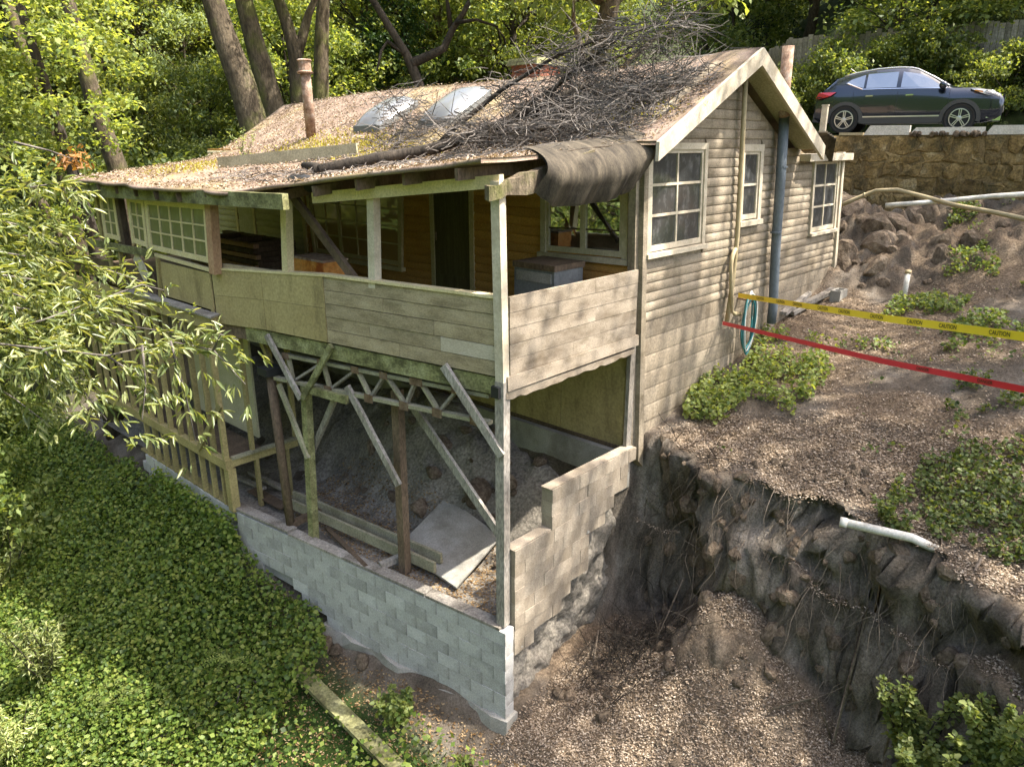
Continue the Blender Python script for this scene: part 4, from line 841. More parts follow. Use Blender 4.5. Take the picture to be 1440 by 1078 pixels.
# ------------------------------------------------------------------ yard: tapes, hose, pipes
def textmesh(s, size, mat):
    c = bpy.data.curves.new('t', 'FONT'); c.body = s; c.size = size; c.align_x = 'CENTER'; c.align_y = 'CENTER'; c.offset = .0008; ob = bpy.data.objects.new('t', c); COL.objects.link(ob)
    dg = bpy.context.evaluated_depsgraph_get(); me = bpy.data.meshes.new_from_object(ob.evaluated_get(dg)); bpy.data.objects.remove(ob); me.materials.clear(); me.materials.append(MT[mat]); return me
def tape(pts, wd, mat, name, label, text, tsize, gap, start):
    pts = [V(p) for p in pts]; dense = []
    for a, b in zip(pts[:-1], pts[1:]):
        for i in range(24): dense.append(a.lerp(b, i / 24))
    dense.append(pts[-1]); vs = []; fs = []; L = [0]; tw = []
    for i, p in enumerate(dense):
        if i: L.append(L[-1] + (p - dense[i - 1]).length)
        t = .10 * math.sin(L[-1] * 1.1) + .04 * math.sin(L[-1] * 3.7); d = (dense[min(i + 1, len(dense) - 1)] - dense[max(i - 1, 0)]).normalized(); s = d.cross(V((0, 0, 1))).normalized(); u = (V((0, 0, 1)) * math.cos(t) + s * math.sin(t)); u = (u - d * u.dot(d)).normalized(); tw.append((d, u))
        vs += [p + u * wd / 2, p - u * wd / 2]
    for i in range(len(dense) - 1): fs.append((2 * i, 2 * i + 1, 2 * i + 3, 2 * i + 2))
    root = thing(name, dense[0], label, 'tape'); MB().add(vs, fs).build('ribbon', mat, root)
    me = textmesh(text, tsize, 'ink'); s = start
    while s < L[-1] - .2:
        i = min(range(len(L)), key=lambda k: abs(L[k] - s)); d, u = tw[i]; nrm = d.cross(u).normalized()
        o = link('lettering', me, root); o.matrix_parent_inverse = Matrix.Translation(-root.location); mm = Matrix((d, u, nrm)).transposed().to_4x4(); mm.translation = dense[i] + nrm * .006; o.matrix_basis = mm; s += gap
TE1 = lerp(gp(1038, 415, .16), pd(1470, 475, 7.6), 1.3); TE2 = lerp(gp(1016, 454, .12), pd(1470, 550, 7.8), 1.3)
tape([gp(1038, 415, .16), lerp(gp(1038, 415, .16), TE1, .5) - np.array([0, 0, .03]), TE1], .08, 'yellow', 'caution_tape', 'yellow caution tape with black lettering strung from the gable wall', 'CAUTION', .058, .62, .9)
tape([gp(1016, 454, .12), lerp(gp(1016, 454, .12), TE2, .5) - np.array([0, 0, .05]), TE2], .065, 'red', 'danger_tape', 'red danger tape stretched low from the gable pipe', 'DANGER', .045, .8, 4.6)
for i, (q, lab) in enumerate(((TE1, 'wooden stake holding the end of the yellow tape'), (TE2, 'wooden stake holding the end of the red tape'))):
    zs = float(ground(np.array([q[0]]), np.array([q[1]]))[0]); tag(MB().bar((q[0], q[1] - .04, zs - .4), (q[0], q[1] - .04, q[2] + .15), .05, .05).build('tape_stake', 'grey_wood'), lab, 'stake')
hose = thing('garden_hose', gp(1053, 486, .2), 'teal and white garden hose coiled on the gable wall', 'hose')
for i in range(9):
    c = gp(1053 + random.uniform(-2, 2), 455 + random.uniform(-3, 3), .17 + .02 * i); pts = []
    for k in range(25):
        t = 2 * math.pi * k / 24; pts.append(c + np.array([.20 * math.cos(t) * (1 + .1 * math.sin(i)), -.02 * math.sin(2 * t + i), .50 * math.sin(t) * (1 + .08 * math.cos(i * 2))]))
    MB().tube(pts, .014, 6, False).build('coil', 'hose2' if i % 4 == 3 else 'hose', hose, True)
c = gp(1053, 421, .2); MB().bar(c + np.array([0, .25, .0]), c + np.array([0, -.1, -.02]), .05, .03).build('hook', 'rust', hose)
def gz(x, y): return float(ground(np.array([x]), np.array([y]))[0])
def gpt(x, y, z0=2.5, dz=0., it=8):
    z = z0
    for _ in range(it): p = pz(x, y, z); z = .5 * z + .5 * gz(p[0], p[1])
    p = pz(x, y, z); return np.array([p[0], p[1], gz(p[0], p[1]) + dz])
a = gpt(1271, 419, 3.4); st = thing('pipe_stub', a, 'upright white plastic pipe stub standing in the dirt', 'pipe'); MB().tube([a - np.array([0, 0, .2]), a + np.array([0, 0, .52])], .05, 12).build('pipe', 'pvc', st, True); MB().tube([a + np.array([0, 0, .49]), a + np.array([0, 0, .55])], .058, 12).build('cap', 'pipe_tan', st, True)
a, b = pz(1186, 738, 1.72), pz(1283, 756, 1.72); lpz = thing('broken_pipe', a, 'white pipe jutting out of the top of the slide scarp', 'pipe'); MB().tube([b + (b - a) * .4 - np.array([0, 0, .1]), b, a - (b - a) * .05 + np.array([0, 0, .04])], .055, 10).build('pipe', 'pvc', lpz, True); MB().tube([a - (b - a) * .06 + np.array([0, 0, .04]), a + (b - a) * .05 + np.array([0, 0, .035])], .062, 10).build('collar', 'pvc', lpz, True)
a = gpt(1183, 388, 3.6); cbk = thing('loose_block', a, 'hollow concrete block set on the soil at the rear house corner', 'block'); mb = MB()
for x0, x1, y0, y1 in ((-.2, .2, -.1, -.065), (-.2, .2, .065, .1), (-.2, -.165, -.065, .065), (.165, .2, -.065, .065), (-.02, .02, -.065, .065)): mb.box((a[0] + x0, a[1] + y0, a[2] - .05), (a[0] + x1, a[1] + y1, a[2] + .19))
mb.build('shell', 'concrete', cbk)
for i, (p, q) in enumerate((((1112, 446), (1172, 405)), ((1118, 440), (1166, 398)), ((1100, 452), (1135, 425)))):
    a, b = gpt(*p, 3.0, .08 + .04 * i), gpt(*q, 3.4, .10 + .05 * i); tag(MB().bar(a, b, .14, .07).build('old_plank', 'grey_wood'), ['grey plank lying at the foot of the gable wall, longest of three', 'grey plank lying on other boards at the foot of the gable wall', 'short grey plank at the foot of the gable wall below the flue pipe'][i], 'plank')
def walltube(px_pts, dd, r, mat, name, label):
    pts = [pd(x, y, d) for (x, y), d in zip(px_pts, dd)]; root = thing(name, pts[0], label, 'pipe'); MB().tube(pts, r, 8).build('pipe', mat, root, True); MB().tube([lerp(pts[1], pts[2], .5), lerp(pts[1], pts[2], .5) + (pts[2] - pts[1]) * .04], r * 1.3, 8).build('coupling', mat, root, True)
walltube([(1170, 294), (1200, 281), (1232, 268), (1262, 267), (1305, 278), (1340, 288), (1400, 299), (1460, 312)], [18.4, 18.4, 18.3, 18.2, 18.0, 17.6, 17.0, 16.4], .045, 'pipe_tan', 'bent_conduit', 'long tan conduit arching along the foot of the stone wall')
walltube([(1245, 289), (1300, 285), (1345, 281), (1395, 276), (1470, 271)], [17.8, 17.9, 18.0, 18.0, 18.1], .05, 'pvc', 'water_pipe', 'straight white pipe lying along the foot of the stone wall')
for i in range(64):
    yy = random.uniform(-3.0, 1.0); xx = WLX(yy) - random.uniform(.2, 3.0); q = (1200 if yy > -1.2 else 1300, 0); a = (xx, yy, gz(xx, yy)); s = random.choice([.07, .1, .14, .2, .3, .42]) * (1.1 if q[0] < 1270 else .6); rock(a[0], a[1], a[2] - s * .1, s, 'brown boulder in the broken bank below the stone wall', 'boulders on the broken bank', i)
for i in range(40):
    q = (random.uniform(1000, 1330), random.uniform(640, 720)); a = gpt(*q, 1.6); s = random.choice([.04, .06, .09]); rock(a[0], a[1], a[2] + s * .1, s, 'small earth clod along the lip of the slide', 'clods on the slide lip', i)
for i in range(50):
    x, y = random.uniform(.6, 3.1), random.uniform(-4.5, -.3); s = random.choice([.04, .06, .09, .13]); rock(x, y, gz(x, y) + s * .15, s, 'earth clod tumbled down into the slide below the scarp', 'clods in the slide', i)
_cand = np.argwhere((_sl > 1.5) & (_w > .8)); _cand = _cand[np.random.default_rng(3).permutation(len(_cand))[:130]]
for i, (p, q) in enumerate(_cand):
    s = random.choice([.04, .06, .08, .12, .18]); rock(GX[p, q] + DX[p, q] + s * .3, GY[p, q] + DY[p, q], GZ[p, q] - s * .3, s, 'earth clod sticking out of the raw face of the slide scarp', 'clods in the scarp face', i)
for i, (x, y, s) in enumerate(((405, 838, .14), (425, 850, .18), (440, 832, .13), (395, 812, .12), (455, 862, .16), (470, 880, .12), (510, 930, .14), (352, 770, .14))):
    a = pf(x, y, .25); rock(a[0], a[1], gz(a[0], a[1]) + s * .2, s, 'dark broken block lump at the damaged foot of the block wall', 'rubble at the wall foot', i)

# ------------------------------------------------------------------ stone retaining wall and kerb
sw = thing('stone_retaining_wall', (WLX(0), 0, 4.4), 'old rubble stone retaining wall holding up the road', 'wall')
Y0, Y1, Zb, Zt = 4.0, -10.0, 4.15, ROADZ - .06
dW = np.array([WLX(-1) - WLX(0), -1, 0]); dW /= np.linalg.norm(dW); nW = np.array([-dW[1] * -1, 0, 0]); nW = np.array([dW[1], -dW[0], 0]); nW = nW if nW[0] < 0 else -nW
oW = np.array([WLX(Y0), Y0, 0]); LW = (Y0 - Y1) / abs(dW[1])
def W3(s, z, o): return oW + dW * s + nW * o + np.array([0, 0, z])
mb = MB(); vs = [W3(0, Zb - .5, .0), W3(LW, Zb - .5, .0), W3(LW, Zb - .5, -.35), W3(0, Zb - .5, -.35), W3(0, Zt, .0), W3(LW, Zt, .0), W3(LW, Zt, -.35), W3(0, Zt, -.35)]; mb.hexa(vs); mb.build('mortar_bed', 'stone_mortar', sw)
R_ = random.Random(5); z = Zb; cnt = 0
while z < Zt - .1:
    h = min(R_.uniform(.17, .33), Zt - z); h = h if Zt - z - h > .12 else Zt - z; s = -R_.uniform(0, .3)
    while s < LW:
        w_ = R_.uniform(.18, .55); jj = lambda: R_.uniform(-.07, .07); g = .004
        c = [(s + g + jj(), z + g + jj()), (s + w_ / 2 + jj(), z + g + jj()), (s + w_ - g + jj(), z + g + jj()), (s + w_ - g + jj(), z + h / 2 + jj()), (s + w_ - g + jj(), z + h - g + jj()), (s + w_ / 2 + jj(), z + h - g + jj()), (s + g + jj(), z + h - g + jj()), (s + g + jj(), z + h / 2 + jj())]
        c = [(a, min(b, Zt)) for a, b in c]; m_ = (sum(p[0] for p in c) / 8, sum(p[1] for p in c) / 8); o = R_.uniform(.008, .05)
        vs = [W3(a, b, -.03) for a, b in c] + [W3(m_[0] + (a - m_[0]) * .88, m_[1] + (b - m_[1]) * .86, o * .7) for a, b in c] + [W3(m_[0] + (a - m_[0]) * .55 + jj() * .4, m_[1] + (b - m_[1]) * .55 + jj() * .4, o + R_.uniform(-.012, .012)) for a, b in c]
        fs = [(i, (i + 1) % 8, 8 + (i + 1) % 8, 8 + i) for i in range(8)] + [(8 + i, 8 + (i + 1) % 8, 16 + (i + 1) % 8, 16 + i) for i in range(8)] + [tuple(range(16, 24))]
        if cnt < 300 and s > .2: MB().add(vs, fs).build('stone', 'stone', sw); cnt += 1
        s += w_
    z += h
def W_s(x): p = [pd(x, 190, d) for d in (10, 30)]; a = p[0][:2]; b = p[1][:2]; M = np.array([b - a, -dW[:2]]).T; t = np.linalg.solve(M, oW[:2] - a); return t[1]
for x0, x1, h in ((1214, 1278, .15), (1278.4, 1384.6, .10), (1385, 1640, .13)):
    a, b = W_s(x0), W_s(x1); mb = MB(); t0, t1 = Zt, ROADZ + h
    mb.hexa([W3(a, t0, .02), W3(b, t0, .02), W3(b, t0, -.35), W3(a, t0, -.35), W3(a + .12, t1, .0), W3(b, t1, .0), W3(b, t1, -.33), W3(a + .12, t1, -.33)]); mb.build('kerb', 'kerb', sw)
a, b = W_s(1180), W_s(1213); mb = MB(); mb.hexa([W3(a, Zt, .03), W3(b, Zt, .03), W3(b, Zt, -.3), W3(a, Zt, -.3), W3(a, ROADZ, .02), W3(b, ROADZ, .02), W3(b, ROADZ, -.3), W3(a, ROADZ, -.3)]); mb.build('kerb', 'pipe_tan', sw)
for i in range(26):
    s_ = W_s(random.uniform(1275, 1390)); r = random.uniform(.04, .09); p = W3(s_, Zt + .02, random.uniform(.0, .05)); o = inst('rock', RK[i % 5], None, p, (random.random() * 6, random.random() * 6, 0), (r, r, r * .8)); tag(o, 'rubble stone on the broken top of the retaining wall', 'rock', 'rubble on the wall top')
a = pd(1156, 190, 20.5); mp = thing('marker_post', (a[0], a[1], ROADZ), 'short pale wooden marker post beside the rear of the car', 'post'); MB().bar((a[0], a[1], ROADZ - .3), (a[0], a[1], ROADZ + .62), .13, .13).build('post', 'trim', mp); MB().bar((a[0], a[1], ROADZ + .62), (a[0], a[1], ROADZ + .65), .15, .15).build('top', 'trim', mp)

# ------------------------------------------------------------------ parked car (local: +x forward, -y is the side we see)
MT['paint'] = plain('navy_paint', (.006, .009, .020), .22, .25, .6, 1.0); MT['clad'] = plain('grey_cladding', (.055, .050, .045), .65); MT['tyre'] = plain('tyre', (.03, .024, .02), .85)
MT['alloy'] = plain('alloy', (.62, .60, .58), .3, .8); MT['chrome'] = plain('chrome', (.75, .76, .78), .12, 1); MT['carglass'] = glassmat('car_glass', (.012, .018, .022), .42, .02, .0); MT['tail'] = plain('tail_lamp', (.55, .015, .012), .2, 0, .6, 1); MT['head'] = plain('head_lamp', (.62, .62, .60), .08, .3, .8, 1); MT['amber'] = plain('indicator', (.6, .2, .03), .2)
cw = pd(1266, 187, 22.9); car = thing('parked_car', (cw[0] + .15, cw[1], ROADZ + .012), 'dark blue compact crossover car parked on the road above the stone wall', 'car'); car['local'] = 1; car.rotation_euler.z = math.atan2(-.98, .2)
TX = [-2.14, -2.1, -1.98, -1.66, -1.25, -.74, -.32, 0, .27, .6, .98, 1.12, 1.53, 1.87, 2.05, 2.14]; TZ = [.72, .95, 1.06, 1.38, 1.50, 1.575, 1.595, 1.585, 1.52, 1.35, 1.12, 1.08, 1.05, .985, .89, .72]
def hw(x): return .875 * (1 - .16 * max(0, (abs(x) - 1.3) / .85) ** 2.2)
def zt(x): return np.interp(x, TX, TZ)
def zbelt(x): return min(1.04 + .02 * x * -1 * .5, zt(x) - .03)
def wr(x):
    g = np.clip((zt(x) - zbelt(x)) / .45, 0, 1); return hw(x) * (.93 - .24 * g)
stn = sorted(set(list(np.linspace(-2.14, 2.14, 44)) + TX)); vs = []; fs = []
def sect(x):
    w_ = hw(x); zb = zbelt(x); lowz = .24 + .10 * max(0, (abs(x) - 1.75) / .4); t = zt(x)
    half = [(w_ * .90, lowz), (w_ * .985, lowz + .1), (w_, .58), (w_ * 1.0, .75), (w_ * .965, zb), (wr(x) + (w_ * .965 - wr(x)) * .12, t - .065 if t - .065 > zb else zb + .004), (wr(x) * .86, max(t - .012, zb + .008)), (0, max(t + .012, zb + .012))]
    return [(-y, z) for y, z in half] + [(y, z) for y, z in half[-2::-1]]
for x in stn: vs += [(x, y, z) for y, z in sect(x)]
k = 15
for i in range(len(stn) - 1):
    for j in range(k - 1): fs.append((i * k + j, i * k + j + 1, (i + 1) * k + j + 1, (i + 1) * k + j))
    fs.append(((i + 1) * k, i * k, i * k + k - 1, (i + 1) * k + k - 1)[::-1])
fs += [tuple(range(k))[::-1], tuple((len(stn) - 1) * k + j for j in range(k))]
MB().add(vs, fs).build('body', 'paint', car, True)
def side(x, t, o=.008, sg=-1):      # point on the cabin side between belt (t=0) and roof edge (t=1)
    a = np.array([hw(x) * .965, zbelt(x)]); b = np.array([wr(x) + (hw(x) * .965 - wr(x)) * .12, zt(x) - .065]); p = a + (b - a) * t; return (x, sg * (p[0] + o), p[1])
def panel(pts, name, mat, o=.008):
    for sg in (-1, 1):
        vs = [side(x, t, o, sg) for x, t in pts]; MB().add(vs, [tuple(range(len(vs))) if sg < 0 else tuple(range(len(vs)))[::-1]]).build(name, mat, car)
panel([(-.92, .10), (-.55, .10), (-.22, .10), (-.22, .88), (-.55, .9), (-.92, .9)], 'rear_window', 'carglass'); panel([(-.12, .10), (.3, .10), (.84, .10), (.55, .78), (.3, .88), (-.12, .88)], 'front_window', 'carglass'); panel([(-.98, .12), (-.98, .88), (-1.3, .72), (-1.42, .52)], 'quarter_window', 'carglass')
for sg in (-1, 1):
    MB().tube([side(x, .04, .012, sg) for x in (-1.0, -.5, 0, .5, .9)], .012, 5).build('window_trim', 'chrome', car); MB().tube([side(-1.0, .05, .012, sg), side(-1.38, .5, .012, sg)], .014, 5).build('window_trim', 'chrome', car)
    MB().tube([(x, sg * (wr(x) * .93), zt(x) - .02) for x in np.linspace(-1.5, .2, 12)] + [(x, sg * (wr(x) * 1.0), zt(x) - .045) for x in np.linspace(.3, .95, 6)], .022, 6).build('roof_rail', 'alloy', car, True)
    for x in (-1.2, -.17, .98): MB().tube([(x, sg * (hw(x) + .002), .42), (x + .0, sg * (hw(x) * 1.0 + .002), .75), (x, sg * (hw(x) * .97 + .002), 1.0)], .005, 4).build('door_seam', 'black', car)
    for x in (-.9, .02): MB().bar((x, sg * .885, .90), (x + .17, sg * .885, .905), .03, .03).build('door_handle', 'chrome', car)
    cl = MB().bar((-.98, sg * .865, .33), (.9, sg * .865, .33), .05, .19).build('sill_cladding', 'clad', car); MB().bar((-.98, sg * .893, .40), (.9, sg * .893, .40), .008, .03).build('trim_strip', 'alloy', cl)
    mr = MB(); mr.lathe([(.04, -.09), (.09, -.05), (.095, .03), (.05, .09)], (.82, sg * .98, 1.10), 10, 'y'); mr.build('mirror', 'paint', car, True)
    for ax, nm in ((-1.35, 'rear'), (1.27, 'front')):
        w0 = hw(ax); mb = MB(); ra, rb, n = .36, .45, 18; vv = []; f2_ = []
        for i in range(n + 1):
            t = math.pi * (-.06 + 1.12 * i / n); c_, s_ = math.cos(t), math.sin(t)
            for r, o in ((ra, -.08), (ra, .03), (rb, .022), (rb, -.05)): vv.append((ax + r * c_, sg * (w0 + o), .33 + r * s_))
        for i in range(n):
            for q in range(4): f2_.append((4 * i + q, 4 * i + (q + 1) % 4, 4 * i + 4 + (q + 1) % 4, 4 * i + 4 + q))
        mb.add(vv, f2_); mb.build('wheel_arch', 'clad', car)
        MB().lathe([(.36, -.005), (.36, .006)], (ax, sg * (w0 + .002), .34), 24, 'y').build('wheel_well', 'black', car)
        yo = sg * (w0 + .0); wl = MB(); wl.lathe([(.20, -.03 * sg), (.30, .0), (.328, sg * .012), (.335, sg * -.02), (.335, sg * -.2)][::1], (ax, yo + sg * .012, .335), 28, 'y'); wh = wl.build('wheel', 'tyre', car, True)
        rm = MB(); N_ = 28; r0, r1 = .205, .228; vv = []; f2_ = []
        for i in range(N_):
            t = 2 * math.pi * i / N_
            for r, o in ((r0, .012), (r0 + .004, .03), (r1, .028), (r1, .0)): vv.append((ax + r * math.cos(t), yo + sg * o, .335 + r * math.sin(t)))
        for i in range(N_):
            for q in range(4): f2_.append((4 * i + q, 4 * i + (q + 1) % 4, 4 * ((i + 1) % N_) + (q + 1) % 4, 4 * ((i + 1) % N_) + q))
        rm.add(vv, f2_)
        for s5 in range(5):
            for dd in (-.11, .11):
                t = 2 * math.pi * s5 / 5 + .3; p = (ax + .05 * math.cos(t + dd * 3), yo + sg * .026, .335 + .05 * math.sin(t + dd * 3)); q = (ax + .21 * math.cos(t + dd), yo + sg * .024, .335 + .21 * math.sin(t + dd)); rm.bar(p, q, .02, .026, up=(0, 1, 0))
        rm.lathe([(.055, sg * .0), (.06, sg * .025), (.03, sg * .034)], (ax, yo, .335), 12, 'y'); rm.build('rim', 'alloy', wh)
    vv = [(-2.12, sg * .60, 1.00), (-2.06, sg * .79, 1.02), (-1.62, sg * .865, 1.02), (-1.75, sg * .872, .93), (-2.02, sg * .84, .86), (-2.13, sg * .70, .88)]; vv = vv + [(x, y * .9, z) for x, y, z in vv]
    MB().add(vv, [tuple(range(6)), tuple(range(6, 12))[::-1]] + [(i, (i + 1) % 6, 6 + (i + 1) % 6, 6 + i) for i in range(6)]).build('tail_light', 'tail', car)
    vv = [(1.42, sg * .872, 1.0), (1.75, sg * .83, .97), (2.04, sg * .62, .90), (2.12, sg * .55, .80), (1.92, sg * .80, .82), (1.66, sg * .868, .90)]; vv = vv + [(x * .97, y * .9, z) for x, y, z in vv]
    hl = MB().add(vv, [tuple(range(6)), tuple(range(6, 12))[::-1]] + [(i, (i + 1) % 6, 6 + (i + 1) % 6, 6 + i) for i in range(6)]).build('headlight', 'head', car); MB().bar((1.5, sg * .882, .965), (1.68, sg * .872, .93), .01, .03).build('indicator', 'amber', hl)
    for q in range(3): MB().bar((1.82, sg * .80, .50 - .075 * q), (2.1, sg * .64, .52 - .075 * q), .03, .025).build('bumper_blade', 'chrome', car)
ws = []
for x in (.30, .62, .97): ws += [(x, -wr(x) * .80, zt(x) + .012), (x, 0, zt(x) + .03), (x, wr(x) * .80, zt(x) + .012)]
MB().add(ws, [(0, 3, 4, 1), (1, 4, 5, 2), (3, 6, 7, 4), (4, 7, 8, 5)]).build('windshield', 'carglass', car)
MB().add([(-1.95, -.62, 1.11), (-1.95, .62, 1.11), (-1.69, .56, 1.37), (-1.69, -.56, 1.37)], [(0, 1, 2, 3)]).build('rear_glass', 'carglass', car)
MB().bar((2.13, -.45, .78), (2.13, .45, .78), .05, .2).build('grille', 'black', car); MB().bar((2.155, -.38, .79), (2.155, .38, .79), .03, .04).build('grille_bar', 'chrome', car); MB().bar((2.165, -.26, .55), (2.165, .26, .55), .02, .13).build('licence_plate', 'trim', car); MB().bar((2.05, -.7, .33), (2.05, .7, .33), .16, .1).build('skid_plate', 'chrome', car); MB().bar((-2.08, -.7, .4), (-2.08, .7, .4), .14, .22).build('rear_bumper', 'clad', car)
MB().tube([(-1.25, -.25, 1.5), (-1.42, -.25, 1.62)], .01, 5).build('antenna', 'pvc', car)

# ------------------------------------------------------------------ board fence on the bank behind the road
fen = thing('board_fence', (23, 0, 8), 'weathered grey board fence half hidden by vines above the road bank', 'fence'); brd = MB().box((-.01, -.075, -.3), (.01, .075, 1.75)).mesh('board', 'grey_wood')
for i in range(120):
    y = 9.0 - .16 * i; x = WLX(y) + 9.4; inst('board', brd, fen, (0, 0, 0), (0, 0, .2 + random.uniform(-.05, .05)), (1, 1, random.uniform(.94, 1.05))).matrix_parent_inverse = Matrix.Translation(-fen.location) @ Matrix.Translation((x, y, 7.75 + .02 * i * .16 + .03 * random.random()))
for y0 in np.arange(9, -10, -2.4):
    a = (WLX(y0) + 9.45, y0, 0); b = (WLX(y0 - 2.4) + 9.45, y0 - 2.4, 0); z = 7.75
    for h in (.3, 1.4): MB().bar((a[0], a[1], z + h), (b[0], b[1], z + h), .05, .09).build('rail', 'grey_wood', fen)
    MB().bar((a[0] + .05, a[1], z - .8), (a[0] + .05, a[1], z + 1.85), .1, .1).build('post', 'grey_wood', fen)

# ------------------------------------------------------------------ vegetation builders
def gpts(xs, ys, z0=1.5, it=14):
    xs = np.asarray(xs, float); ys = np.asarray(ys, float); z = np.full(len(xs), z0); r = FW[None] + R3[None] * ((xs - 720) / FPX)[:, None] - UP[None] * ((ys - 539) / FPX)[:, None]
    for _ in range(it): P = CAM + r * ((z - CAM[2]) / r[:, 2])[:, None]; z = .6 * z + .4 * ground(P[:, 0], P[:, 1])
    P = CAM + r * ((z - CAM[2]) / r[:, 2])[:, None]; P[:, 2] = ground(P[:, 0], P[:, 1]); return P
def rnd3(n): return unit(rng.normal(0, 1, (n, 3)))
def tree_meshes(seed, h, r, z0, R, ncl, per, ls, lmat, bmat, lean=.3, cone=False, spread=.55, droop=0., flat=.6):
    rr = random.Random(seed); g = np.random.default_rng(seed); tb = MB(); n = 7; pts = [V((0, 0, -.8))]; d = V((rr.uniform(-lean, lean) * .3, rr.uniform(-lean, lean) * .3, 1))
    for i in range(1, n + 1): p = pts[-1] + V((rr.gauss(d.x, .12), rr.gauss(d.y, .12), 1)) * ((h * .9 + .8) / n); pts.append(p)
    rad = [r * (1.25 if i == 0 else 1 - .8 * (i / n)) for i in range(n + 1)]; tb.tube(pts, rad, 9); cen = []; K = 0
    while len(cen) < ncl and K < 5000:
        K += 1; t = rr.random() ** .8; z = z0 + (h - z0) * t; Rz = R * ((1 - t) * 1.0 + .08 if cone else (math.sin(math.pi * min(1, .12 + .88 * t)) ** .55 + .05)); a = rr.uniform(0, 6.283); q = Rz * (.35 + .65 * math.sqrt(rr.random())) * (1 + .25 * math.sin(a * 3 + seed + z)); ti = min(n - 1e-3, (z + .8) / ((h * .9 + .8) / n)); i = int(ti); ax = pts[i].lerp(pts[min(i + 1, n)], ti - i)
        c = V((ax.x + q * math.cos(a), ax.y + q * math.sin(a), z - droop * q)); cen.append(c)
        if len(cen) % 2 == 0:
            zb = max(.3, z - .45 * q - .3); i = int(min(n - 1, max(0, (zb + .8) / ((h * .9 + .8) / n)))); b = pts[i].lerp(pts[i + 1], .5); m1 = b.lerp(c, .5) + V((rr.gauss(0, .15), rr.gauss(0, .15), .12 * q)); tb.tube([b, m1, c], [r * .28 * (1 - .5 * zb / h), r * .16, r * .05], 5, False)
    cen = np.array(cen); rad_ = g.uniform(.55, 1.25, len(cen)) * spread * (R / 3) ** .5; idx = np.repeat(np.arange(len(cen)), per); m_ = len(idx)
    off = g.normal(0, 1, (m_, 3)) * rad_[idx][:, None] * np.array([.62, .62, .62 * flat]); P = cen[idx] + off; D = unit(g.normal(0, 1, (m_, 3)) + off * .5 + np.array([0, 0, -.4 - droop])); N = unit(g.normal(0, .7, (m_, 3)) + np.array([0, 0, 1.0])); L = ls * g.uniform(.6, 1.35, m_)
    v, f = leaves(P, D, N, L, L * g.uniform(.42, .7, m_)); return tb.mesh('trunk', bmat, True), npmesh('crown', v, f, lmat)
TV = {'oak': tree_meshes(1, 14, .34, 4.0, 4.6, 120, 130, .21, 'leafA', 'bark'), 'oakb': tree_meshes(2, 12, .28, 2.0, 4.0, 110, 130, .20, 'leafB', 'bark_dark'), 'young': tree_meshes(3, 7.5, .13, .5, 2.8, 80, 120, .17, 'leafA', 'bark_dark'),
      'youngb': tree_meshes(4, 6, .11, .3, 2.6, 75, 120, .16, 'leafB', 'bark_dark'), 'dark': tree_meshes(5, 13, .26, 1.0, 3.2, 130, 120, .17, 'leafC', 'bark_dark', cone=True, droop=.25), 'pale': tree_meshes(6, 9, .15, 1.5, 3.0, 80, 110, .18, 'leafP', 'bark'),
      'bush': tree_meshes(7, 2.4, .05, .1, 1.6, 45, 110, .12, 'leafB', 'bark_dark', spread=.45), 'bushb': tree_meshes(8, 1.9, .05, .1, 1.5, 40, 120, .11, 'leafA', 'bark_dark', spread=.42),
      'shade': tree_meshes(9, 16, .36, 9.5, 5.2, 66, 54, .22, 'leafB', 'bark', spread=.5)}
KIND = {'oak': ('oak_tree', 'bright green broadleaf tree in the wood around the cabin', 'tree'), 'oakb': ('forest_tree', 'mid green broadleaf tree in the wood around the cabin', 'tree'), 'young': ('young_tree', 'low bright leafy young tree filling the wood', 'tree'), 'youngb': ('young_tree', 'low mid green young tree filling the wood', 'tree'),
        'dark': ('dark_evergreen', 'dark drooping evergreen in the wood around the cabin', 'tree'), 'pale': ('pale_tree', 'pale yellowish leafy tree in the wood around the cabin', 'tree'), 'bush': ('bush', 'mid green bush on the bank behind the road', 'bush'), 'bushb': ('bush', 'bright green bush on the bank behind the road', 'bush'), 'shade': ('tall_tree', 'tall high-crowned tree beside the slide, shading the gable', 'tree')}
def plant(kind, x, y, s=1., label=None, z=None, group=None, sz=None):
    nm, lb, ct = KIND[kind]; root = thing(nm, (x, y, gz(x, y) if z is None else z), label or lb, ct, group or (lb + 's')); root['local'] = 1; root.rotation_euler.z = random.uniform(0, 6.28); root.scale = (s, s, sz or s * random.uniform(.9, 1.12)); tm, cm = TV[kind]; link('trunk', tm, root); link('crown', cm, root); return root
# woodland in the view wedge and a little beyond it
R_ = random.Random(21); placed = []
def free(x, y, m): return all((x - a) ** 2 + (y - b) ** 2 > m * m for a, b in placed)
def can(x, y):
    wl = WLX(y); return not (wl - 1.2 < x < wl + 9.8) and not (-1.6 < x < 12 and -1 < y < 14.8)
tries = 0
while len(placed) < 125 and tries < 6000:
    tries += 1; az = math.radians(R_.uniform(0, 88)); d = 22 + 62 * R_.random() ** 1.15; x, y = CAM[0] + d * math.cos(az), CAM[1] + d * math.sin(az)
    if not can(x, y) or not free(x, y, 2.2 + d * .03): continue
    if y < 15.5 and x < 13: continue
    if az > math.radians(38) and d < 34: continue
    placed.append((x, y)); near = d < 36
    k = R_.choices(['young', 'youngb', 'oakb', 'oak', 'pale', 'dark'], [3, 3, 1.4, 1.2, 1.8, 1.4] if near else [1.4, 1.2, 2.5, 3, 2.4, 1.3])[0]; plant(k, x, y, R_.uniform(.8, 1.2))
